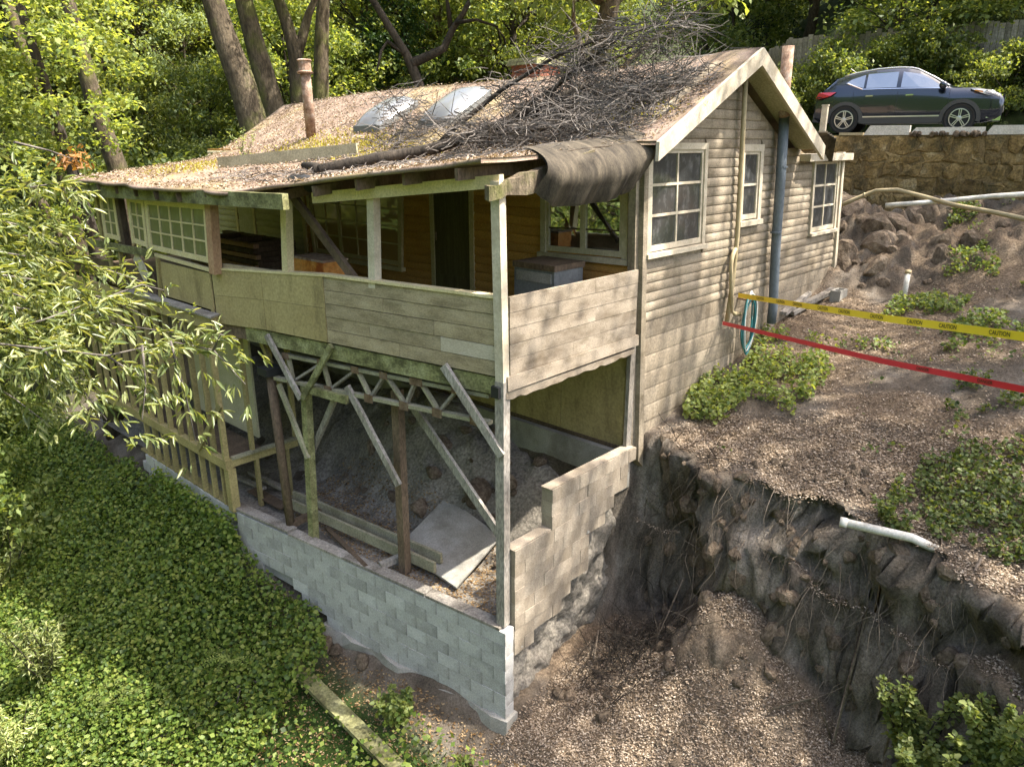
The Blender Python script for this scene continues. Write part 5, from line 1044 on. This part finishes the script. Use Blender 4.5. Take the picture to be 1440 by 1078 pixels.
for i in range(46):
    for _ in range(40):
        az = math.radians(R_.uniform(46, 86)); d = R_.uniform(34, 62); x, y = CAM[0] + d * math.cos(az), CAM[1] + d * math.sin(az)
        if can(x, y) and free(x, y, 2.4): break
    placed.append((x, y)); plant(R_.choices(['young', 'pale', 'oak', 'oakb', 'youngb', 'dark'], [3, 3, 2, 1.5, 1.5, .8])[0], x, y, R_.uniform(.85, 1.25))
# slope to the left of the house and the far bank of the ravine (also what the front windows mirror)
for (x, y, k, s) in ((-2.5, 17, 'youngb', .8), (-5, 20, 'young', 1.0), (-1.0, 21, 'bush', 1.6), (1.5, 18, 'bush', 1.5), (4.5, 17.5, 'bush', 1.6), (7.5, 17.5, 'bush', 1.7), (10, 16.5, 'bush', 1.6), (-4.5, 14.5, 'bush', 1.3), (-3.2, 12.6, 'bush', 1.1), (-7, 16.5, 'youngb', 1.0), (-9, 24, 'oakb', 1.0), (-6, 27, 'oak', 1), (-2, 25.5, 'oakb', .9), (3, 22, 'bush', 1.9), (7, 21.5, 'youngb', .55), (11, 20, 'youngb', .6), (-9.5, 13, 'young', 1.1),
                     (-14, 6, 'oak', 1), (-16, 11, 'oakb', 1), (-13, 16, 'young', 1.2), (-18, 3, 'oakb', 1.1), (-12.5, 10, 'youngb', 1.2), (-19, 18, 'oak', 1.2), (-22, 8, 'oak', 1.2)):
    plant(k, x, y, s, {'bush': 'leafy bush on the slope past the far end of the cabin'}.get(k, 'tree on the ravine slope ' + {'young': 'with low bright foliage', 'youngb': 'with low mid green foliage', 'dark': 'with dark drooping foliage', 'oak': 'with a tall bright crown', 'oakb': 'with a tall mid green crown', 'pale': 'with pale yellowish foliage'}.get(k, '')), group='ravine slope plants ' + k)
# bank behind the road: bushes over the fence
for i in range(40):
    y = 9.5 - .48 * i + R_.uniform(-.3, .3); x = WLX(y) + R_.choice([7.6, 8.3, 8.9, 9.0]) + R_.uniform(-.2, .2); plant(R_.choice(['bush', 'bushb', 'bush']), x, y, R_.uniform(.55, 1.0))
# trees that shade the yard, beside the camera's right
for (x, y, s) in ((9.6, -8.8, 1.0), (13.5, -11.5, 1.05), (4.6, -10.6, .95), (17.5, -8.5, 1.1)): plant('shade', x, y, s, group='tall trees shading the slide')

# trunks one can tell apart
def trunk_tree(name, label, pts, wpx, d, mat, branches=(), top=9., crown='oak', cs=1.):
    P = [pd(x, y, d) for x, y in pts]; sc = d / FPX * .94; lo = P[-1]; dl = (P[-1] - P[-2]); dl = dl / max(.2, -dl[2]); base = lo + np.array([dl[0] * .3, dl[1] * .3, 0]); zg = gz(base[0], base[1]) - .3
    root = thing(name, (base[0], base[1], zg + .3), label, 'tree'); du = P[0] - P[1]; du = du / np.linalg.norm(du); topP = P[0] + du * top; pts3 = [topP, lerp(topP, P[0], .5)] + P + [np.array([base[0], base[1], min(zg, lo[2] - .5)])]; n = len(pts3)
    rad = [wpx * sc / 2 * (.45 + .65 * i / (n - 1)) for i in range(n)]; rad[-1] *= 1.25; MB().tube(pts3[::-1], rad[::-1], 12).build('trunk', mat, root, True)
    for bp, bw in branches:
        q = [pd(x, y, d + random.uniform(-.3, .3)) for x, y in bp]; MB().tube(q, [bw * sc / 2 * (1 - .6 * i / (len(q) - 1)) for i in range(len(q))], 7).build('limb', mat, root, True)
    o = link('crown', TV[crown][1], root); h = {'oak': 14, 'oakb': 12, 'young': 7.5}[crown]; o.matrix_parent_inverse = Matrix.Translation(-root.location); o.location = V(topP) - V((0, 0, h * cs * .62)); o.scale = (cs, cs, cs * .8)
    return root
trunk_tree('leaning_tree', 'slender mossy leaning tree with thin trunk left of the other trunks', [(6, -10), (28, 55), (45, 100), (64, 140), (82, 200), (96, 270)], 19, 22, 'bark', crown='oakb', top=12)
trunk_tree('leaning_tree', 'mossy leaning tree with grey dead twigs beside its trunk', [(92, -10), (108, 50), (122, 105), (141, 170), (165, 235)], 24, 24, 'bark', crown='oakb', top=11)
trunk_tree('large_tree', 'thick brown leaning trunk rising behind the far end of the roof', [(296, -10), (315, 50), (338, 110), (360, 185)], 40, 25, 'bark', top=12)
trunk_tree('large_tree', 'thick mossy trunk standing just behind the thickest leaning trunk', [(340, -10), (358, 60), (372, 110), (390, 170)], 33, 27, 'bark', top=12, crown='oakb')
trunk_tree('forked_tree', 'forked grey trunk splitting in a Y behind the rusty stove flue', [(388, -10), (404, 35), (415, 75), (420, 160)], 21, 27, 'bark', [([(416, 80), (426, 50), (434, 20), (450, -15)], 17)], top=12)
trunk_tree('straight_tree', 'straight mossy trunk right of the forked trunk', [(455, -10), (452, 60), (451, 160)], 23, 29, 'bark', top=12, crown='oakb')
trunk_tree('crooked_tree', 'dark crooked bare-limbed tree rising behind the roof ridge', [(556, 52), (572, 78), (582, 100), (598, 142)], 15, 25, 'bark_dark', [([(577, 90), (600, 80), (624, 68), (636, 42), (652, 18), (664, -6)], 14), ([(634, 40), (630, 10), (627, -10)], 8), ([(570, 76), (545, 58), (536, 72), (530, 100)], 7), ([(640, 32), (670, 28), (700, 38)], 6), ([(570, 75), (550, 44), (540, 36)], 10)], top=4.5, crown='young', cs=.6)
trunk_tree('roadside_tree', 'brown trunk behind the fence left of the bushes', [(1196, -10), (1206, 30), (1216, 75)], 15, 38, 'bark', top=10, crown='oakb')
trunk_tree('roadside_tree', 'dark upright trunk above the middle of the fence', [(1292, -10), (1290, 20), (1287, 58)], 13, 40, 'bark_dark', top=10)
trunk_tree('roadside_tree', 'dark trunk leaning right above the middle of the fence', [(1336, -10), (1322, 20), (1308, 60)], 15, 41, 'bark_dark', top=10, crown='oakb')
trunk_tree('roadside_tree', 'slim trunk above the fence near its right visible end', [(1378, -10), (1368, 15), (1354, 50)], 9, 42, 'bark', top=10)
trunk_tree('sunlit_tree', 'mossy sunlit leaning trunk low beside the leafy laurel', [(40, 262), (72, 308), (104, 365), (124, 410)], 20, 19, 'bark', top=2, crown='young', cs=.7)
trunk_tree('dark_trunk_tree', 'dark trunk standing beside the end of the enclosed porch', [(102, 240), (118, 290), (134, 345), (150, 400)], 20, 19.5, 'bark_dark', top=4, crown='young', cs=.8)

# ------------------------------------------------------------------ bay laurel reaching in from the left
bay = thing('bay_laurel', (0, 0, 0), 'bay laurel branches with narrow glossy leaves hanging in front of the porch wing', 'tree')
bx_ = pd(-420, 560, 6.0); zg = gz(bx_[0], bx_[1]); bay.location = V((bx_[0], bx_[1], zg)); top_ = pd(-160, 300, 6.0)
MB().tube([(bx_[0], bx_[1], zg - .3), lerp((bx_[0], bx_[1], zg), top_, .5), top_, top_ + np.array([-.2, .1, 3.5])], [.16, .13, .10, .04], 9).build('trunk', 'bark', bay, True)
BR = [([(-150, 380), (-40, 380), (60, 395), (150, 420), (215, 448)], 6.0), ([(-150, 330), (-30, 350), (70, 365), (140, 375), (205, 398)], 6.3), ([(-150, 440), (-20, 470), (60, 450), (130, 425), (200, 400), (230, 408)], 5.6), ([(-150, 470), (-30, 480), (60, 490), (150, 500), (240, 480), (300, 492), (345, 540)], 5.4), ([(60, 490), (110, 540), (150, 590)], 5.4), ([(200, 485), (205, 540), (200, 590)], 5.3), ([(240, 480), (262, 560), (275, 620)], 5.3), ([(-150, 420), (0, 430), (90, 440), (160, 455), (260, 470)], 5.8), ([(-150, 500), (-40, 520), (20, 560), (60, 590)], 5.6), ([(-150, 300), (-60, 300), (0, 310), (50, 322)], 6.4), ([(-150, 400), (-20, 400), (40, 420), (80, 470)], 5.8), ([(20, 430), (60, 520), (75, 560)], 5.7), ([(-60, 300), (10, 270), (50, 262), (90, 256)], 6.6), ([(300, 492), (310, 470), (335, 478)], 5.4), ([(150, 500), (180, 520), (232, 520)], 5.4), ([(-100, 380), (-40, 340), (30, 330), (90, 345)], 6.5)]
PP = []; DD = []; NN = []; 
for pts, d in BR:
    q = [pd(x, y, d + random.uniform(-.15, .15)) for x, y in pts]; n = len(q); MB().tube(q, [.007 * (1 - .75 * i / (n - 1)) + .002 for i in range(n)], 5).build('branch', 'twig', bay, True)
    for i in range(n - 1):
        seg = q[i + 1] - q[i]; L = np.linalg.norm(seg)
        for k in range(max(2, int(L / .016))):
            t = random.random(); c = q[i] + seg * t
            if pts[i][0] + (pts[i + 1][0] - pts[i][0]) * t > 140 and random.random() < .66: continue
            side_ = unit(np.array([random.gauss(0, 1), random.gauss(0, 1), random.gauss(-.2, .8)])); tl = random.uniform(.04, .34) ; e = c + side_ * tl
            if k % 3 == 0: e = c + unit(seg / L + side_ * .8) * tl
            for m_ in range(random.randint(5, 8)):
                dv = unit(unit(seg) * .5 + side_ * .8 + np.array([random.gauss(0, .6), random.gauss(0, .6), random.gauss(-.25, .5)])); PP.append(e - side_ * .02 * m_); DD.append(dv); NN.append(np.array([random.gauss(0, .5), random.gauss(0, .5), 1]))
PP, DD, NN = np.array(PP), np.array(DD), np.array(NN); n = len(PP); L = rng.uniform(.06, .115, n); v, f = leaves(PP, DD, NN, L, L * rng.uniform(.17, .24, n), .2, 'lance'); tag(link('leaves', npmesh('leaves', v, f, 'bay'), bay), None, None, None, 'stuff')

# ------------------------------------------------------------------ ground cover on the ravine slope
def cover(name, P, lab, mat, lmin, lmax, lift=.18, kind='kite', wid=(.7, 1.0), up=.7):
    n = len(P); D = rnd3(n) * np.array([1, 1, .5]); D = unit(D); N = unit(rng.normal(0, up, (n, 3)) + np.array([-.25, -.2, 1])); L = rng.uniform(lmin, lmax, n); P = P + np.stack([0 * L, 0 * L, lift * rng.random(n) ** .7 + .01], -1); v, f = leaves(P - D * L[:, None] * .5, D, N, L, L * rng.uniform(*wid, n), .12, kind); o = link(name, npmesh(name, v, f, mat)); return tag(o, lab, 'plants', None, 'stuff')
n = 330000; X = rng.uniform(-9.5, -.4, n); Y = -3.5 + 22 * rng.random(n) ** 1.2; lump = fbm(X * .9 + 4, Y * .9, 4); keep = (lump > -.1 - .4 * sstep(2.5, 4.5, Y)) & (X < -.16 - .125 * np.clip(Y, 0, 5.8) - .5 * sstep(3.6, 2.6, Y)) & (rng.random(n) < np.where(Y < 3.0, np.where(X < -2.6, .7, .14), 1)); X, Y, lump = X[keep], Y[keep], lump[keep]; pass
P = np.stack([X, Y, ground(X, Y) + np.clip(lump + .2, 0, 1) * .55], -1); cover('bramble_cover', P, 'dense green bramble and ivy covering the ravine slope', 'ivy', .035, .10, .34, 'kite')
# climbing over the left end of the block wall
P = np.stack([-.86 - .18 * rng.random(2600), rng.uniform(5.5, 8.6, 2600), -.65 + .55 * rng.random(2600) ** 2 * (1 + .2 * rng.random(2600))], -1); cover('wall_ivy', P, 'ivy climbing the left end of the block wall', 'ivy', .05, .1, .05)
# patches on the bank to the right
def patch(name, lab, poly, n, mat, lmin, lmax, lift, z0, thin=.0, kind='lobed'):
    xs, ys = [], []; px0, px1, py0, py1 = min(p[0] for p in poly), max(p[0] for p in poly), min(p[1] for p in poly), max(p[1] for p in poly)
    def inside(x, y):
        c = False; j = len(poly) - 1
        for i in range(len(poly)):
            (xi, yi), (xj, yj) = poly[i], poly[j]
            if (yi > y) != (yj > y) and x < (xj - xi) * (y - yi) / (yj - yi) + xi: c = not c
            j = i
        return c
    while len(xs) < n:
        x, y = random.uniform(px0, px1), random.uniform(py0, py1)
        if inside(x, y): xs.append(x); ys.append(y)
    P = gpts(xs, ys, z0); m_ = fbm(P[:, 0] * 1.6 + 7, P[:, 1] * 1.6, 4) > thin; P = P[m_]; P = P[P[:, 1] < .0]; return cover(name, P, lab, mat, lmin, lmax, lift, kind)
patch('weed_patch', 'green weeds along the foot of the gable wall', [(960, 560), (1000, 500), (1045, 470), (1110, 470), (1195, 500), (1120, 590), (1060, 560), (1010, 600), (960, 590)], 5200, 'leafA', .04, .09, .22, 2.4, -.06)
def wpatch(name, lab, x0, x1, y0, y1, n, mat, lmin, lmax, lift, thin, sc=1.2):
    X = rng.uniform(x0, x1, n); Y = rng.uniform(y0, y1, n); m_ = (fbm(X * sc + 7, Y * sc + 3, 4) > thin) & (X < WLX(Y) - .1); X, Y = X[m_], Y[m_]; return cover(name, np.stack([X, Y, ground(X, Y)], -1), lab, mat, lmin, lmax, lift, 'lobed')
wpatch('bank_weeds', 'green weeds at the edge of the chip-covered bank', 2.9, 6.4, -6.2, -3.5, 13000, 'leafB', .03, .075, .16, .055)
wpatch('upper_weeds', 'straggling weeds on the upper bank near the stone wall', 7.2, 13.2, -6.5, -1.6, 26000, 'leafB', .035, .09, .18, .03)
patch('mixed_weeds', 'scattered small weeds on the chip-covered ground', [(1000, 480), (1440, 400), (1500, 700), (1330, 680), (1000, 640)], 1500, 'leafB', .04, .08, .08, 2.6, .12)
# wood chips and litter
n = 210000; X = rng.uniform(-.4, 10.5, n); Y = rng.uniform(-7, -.05, n); X[:130000] = rng.uniform(-.4, 5, 130000); Y[:130000] = rng.uniform(-5.6, -.05, 130000)
Z = ground(X, Y); sl = np.hypot(ground(X + .05, Y) - Z, ground(X, Y + .05) - Z) / .05; m_ = (sl < 1.1) & (fbm(X * .8 + 2, Y * .8, 4) > -.2 + .2 * rng.random(n)); X, Y, Z = X[m_], Y[m_], Z[m_]; n = len(X); th = rng.uniform(0, 6.28, n); L = rng.uniform(.014, .05, n)
v, f = leaves(np.stack([X, Y, Z + rng.uniform(.002, .025, n)], -1), np.stack([np.cos(th), np.sin(th), rng.normal(0, .25, n)], -1), unit(np.stack([rng.normal(0, .35, n), rng.normal(0, .35, n), np.ones(n)], -1)), L, L * rng.uniform(.25, .6, n), .02); tag(link('wood_chips', npmesh('wood_chips', v, f, 'chip')), 'tan wood chips and dead leaves strewn over the bank and slide', 'chips', None, 'stuff')
n = 9000; X = rng.uniform(-.1, 1.5, n); Y = rng.uniform(.15, 5.6, n); m_ = X > -.12 * Y + .15; X, Y = X[m_], Y[m_]; n = len(X); th = rng.uniform(0, 6.28, n); L = rng.uniform(.02, .06, n); v, f = leaves(np.stack([X, Y, fillz(X, Y) + .01], -1), np.stack([np.cos(th), np.sin(th), rng.normal(0, .2, n)], -1), unit(np.stack([rng.normal(0, .3, n), rng.normal(0, .3, n), np.ones(n)], -1)), L, L * .5, .02); tag(link('dry_leaves', npmesh('dry_leaves', v, f, 'dry')), 'brown dry leaves drifted behind the block wall', 'leaves', None, 'stuff')
n = 14000; X = rng.uniform(-3.2, -.2, n); Y = rng.uniform(-3, 4.8, n); m_ = X < -.15 - .12 * np.maximum(Y, 0) - .1; X, Y = X[m_], Y[m_]; n = len(X); th = rng.uniform(0, 6.28, n); L = rng.uniform(.02, .07, n); v, f = leaves(np.stack([X, Y, ground(X, Y) + .012], -1), np.stack([np.cos(th), np.sin(th), rng.normal(0, .2, n)], -1), unit(np.stack([rng.normal(0, .3, n), rng.normal(0, .3, n), np.ones(n)], -1)), L, L * .5, .02); tag(link('dry_leaves', npmesh('dry_leaves', v, f, 'dry')), 'brown leaf litter on the slope below the block wall', 'leaves', None, 'stuff')
# roots and brush in the scarp
rt = MB()
for k in range(420):
    y = random.uniform(-4.8, -.1); e = float(np.interp(y, EY, EX)); x = e + random.uniform(-.3, .35); z = gz(x, y); p = [V((x, y, z + .02))]; d = V((-1, random.gauss(0, .5), random.uniform(-.6, .1))); L = random.uniform(.25, 1.1)
    for i in range(6): d = (d + V((random.gauss(0, .35), random.gauss(0, .35), -.45))).normalized(); p.append(p[-1] + d * L / 6)
    p = [V((q.x, q.y, max(q.z, gz(q.x, q.y) + .01))) for q in p]; r = random.choice([.002, .003, .004, .007]); rt.tube(p, [r * (1 - .13 * i) for i in range(7)], 4, False)
tag(rt.build('torn_roots', 'root', None, True), 'pale torn roots dangling from the slide scarp', 'roots', None, 'stuff')
br = MB()
for k in range(420):
    x, y = random.gauss(1.9, .5), random.gauss(-.75, .35); y = min(y, -.15); z = gz(x, y) + .02; d = V((random.gauss(-.2, .5), random.gauss(-.2, .5), random.uniform(.2, 1))).normalized(); L = random.uniform(.3, .9); p = [V((x, y, z))]
    for i in range(4): d = (d + V((random.gauss(0, .2), random.gauss(0, .2), -.12))).normalized(); q = p[-1] + d * L / 4; q.y = min(q.y, -.12); p.append(q)
    r = random.uniform(.003, .007); br.tube(p, [r, r * .9, r * .8, r * .6, r * .3], 3, False)
tag(br.build('dead_brush', 'bark_dark', None), 'dark dead brush heaped in the hollow under the block wall', 'brush', None, 'stuff')
for i, (pp, r, lab) in enumerate((([(1250, 735), (1240, 800), (1228, 860), (1190, 920), (1150, 960), (1085, 1000)], .028, 'long grey bare vine drooping down the scarp'), ([(1375, 790), (1330, 850), (1290, 900), (1260, 960)], .018, 'thin bare stem hanging at the gully edge'), ([(880, 745), (905, 765), (935, 782), (962, 800)], .014, 'pale forked root poking out under the stepped wall'), ([(860, 850), (842, 890), (836, 930)], .018, 'grey dead stick leaning in the hollow under the wall'))):
    q = gpts([p[0] for p in pp], [p[1] for p in pp], .4) + np.array([-.06, -.03, .10]); tag(MB().tube(q, [r * (1 - .1 * k) for k in range(len(q))], 6).build('bare_vine', 'root', None, True), lab, 'vine')
# mossy plank and sticks below the wall
a, b = gpts([408, 560], [938, 1090], -1.5) + np.array([0, 0, .12]); mpk = tag(MB().bar(a, b, .24, .07).build('mossy_plank', 'moss_wood'), 'mossy plank lying down the slope below the block wall', 'plank')
for i, (p, q, r) in enumerate((((300, 1005), (352, 968), .022), (((352, 968)), (400, 985), .016), ((170, 1075), (260, 1035), .028), ((330, 1030), (345, 960), .012), ((40, 945), (130, 925), .014))):
    a, b = gpts([p[0], q[0]], [p[1], q[1]], -2.5) + np.array([0, 0, .16]); tag(MB().tube([a, (a + b) / 2 + np.array([0, 0, .06]), b], [r, r * .9, r * .5], 6).build('dead_stick', 'twig', None, True), 'grey dead stick lying in the brambles on the ravine slope', 'stick', 'sticks in the brambles')
# shrubs in the foreground
def shrub(name, lab, base, h, R, nst, per, lmat, ls, kind='lobed', wid=.75, lean=(0, 0)):
    root = thing(name, base, lab, 'shrub'); st = MB(); P, D, N = [], [], []
    for k in range(nst):
        a = random.uniform(0, 6.28); d = V((math.cos(a) * R / h * random.uniform(.2, 1) + lean[0], math.sin(a) * R / h * random.uniform(.2, 1) + lean[1], 1)).normalized(); p = [V(base) - V((0, 0, .1))]; L = h * random.uniform(.6, 1.1)
        for i in range(6): d = (d + V((random.gauss(0, .12), random.gauss(0, .12), random.gauss(0, .05)))).normalized(); p.append(p[-1] + d * L / 6)
        st.tube(p, [.012 * (1 - .12 * i) * (h / 1.2) for i in range(7)], 5, False)
        for m_ in range(per):
            t = random.uniform(.12, 1) ; i = min(5, int(t * 6)); c = p[i].lerp(p[i + 1], t * 6 - i); o = V((random.gauss(0, 1), random.gauss(0, 1), random.gauss(.1, .5))).normalized(); c2 = c + o * random.uniform(.02, .2) * (1.15 - t) * R; P.append(c2); D.append(o + V((0, 0, random.uniform(-.3, .5)))); N.append((random.gauss(0, .5), random.gauss(0, .5), 1))
    st.build('stems', 'bark_dark', root, True); P, D, N = np.array(P), np.array(D), np.array(N); L = ls * rng.uniform(.6, 1.3, len(P)); v, f = leaves(P, D, N, L, L * wid, .15, kind); tag(link('foliage', npmesh('foliage', v, f, lmat), root), None, None, None, 'stuff'); return root
def shr(x, y, z0): return gpts([x], [y], z0)[0]
shrub('leafy_shrub', 'bright green lobed-leaf shrub growing from the floor of the slide', shr(1290, 1100, .3), 1.35, .8, 24, 200, 'leafA', .06); shrub('leafy_shrub', 'bright green shrub at the gully edge beside the lobed-leaf shrub', shr(1405, 1095, .3), 1.1, .6, 18, 180, 'leafA', .06); shrub('leafy_shrub', 'small dark green sprout clinging to the gully side', shr(1170 + 60, 905, .3), .5, .3, 6, 60, 'leafB', .06); shrub('leafy_shrub', 'tiny low sprout on the soil at the foot of the wall corner', shr(655, 1085, -1.6), .3, .25, 6, 40, 'leafA', .06)
shrub('laurel_sapling', 'pale upright laurel sapling standing in the brambles', shr(75, 960, -3.4), 2.0, .7, 12, 150, 'bay', .11, 'lance', .24); shrub('laurel_sapling', 'low spreading laurel sapling among the brambles near the sticks', shr(20, 1070, -3.6), 1.3, .9, 14, 120, 'bay', .11, 'lance', .24); shrub('laurel_sapling', 'bright laurel sapling among brambles by the ravine trees', shr(10, 840, -3.4), 1.8, .9, 14, 130, 'bay', .11, 'lance', .24)
for (x, y) in ((95, 1055), (160, 1090), (560, 1010)): shrub('leafy_shrub', 'low bright green bramble clump standing above the ground cover', shr(x, y, -2.8), .6, .5, 12, 90, 'leafA', .07)['group'] = 'bramble clumps'
for i, (x, y) in enumerate(((195, 985), (330, 945), (165, 1000))):
    b = shr(x, y, -3.) ; fr = thing('fern', b, 'green fern with arching fronds on the ravine slope', 'fern', 'ferns on the slope'); P, D, N, LL = [], [], [], []
    for k in range(12):
        a = 6.28 * k / 12 + random.uniform(-.2, .2); pts = [V(b) + V((math.cos(a) * .62 * t, math.sin(a) * .62 * t, .25 + .55 * t - .55 * t * t)) for t in np.linspace(0, 1, 15)]
        for j in range(1, 15):
            d = (pts[j] - pts[j - 1]).normalized(); s = d.cross(V((0, 0, 1))).normalized()
            for sg in (-1, 1): P.append(pts[j]); D.append(s * sg + d * .4); N.append((0, 0, 1)); LL.append(.13 * (1 - j / 15.5))
    L = np.array(LL); v, f = leaves(np.array(P), np.array(D), np.array(N), L, L * .28, .1); link('fronds', npmesh('fronds', v, f, 'leafA'), fr)
# yellowed twig with orange leaves at the eaves corner
oc = pd(112, 218, 12.5); orr = thing('dying_sprig', pd(70, 215, 12.5), 'sprig of orange dying leaves beside the far roof corner', 'branch'); MB().tube([pd(20, 200, 12.0), pd(70, 212, 12.3), pd(125, 232, 12.6)], [.02, .012, .004], 5).build('stem', 'twig', orr)
n = 80; P = np.array([pd(random.gauss(104, 14), random.gauss(222, 8), 12.4 + random.gauss(0, .15)) for _ in range(n)]); v, f = leaves(P, rnd3(n) + np.array([0, 0, -.8]), rnd3(n), .11, .035, .2, 'lance'); link('foliage', npmesh('foliage', v, f, 'orange_leaf'), orr)
# wild sapling sprouting from the roof valley
shrub('roof_seedling', 'thin green seedling sprouting from the roof litter', onroof(2.2, 9.6), .75, .18, 4, 40, 'leafP', .07, 'lance', .3)
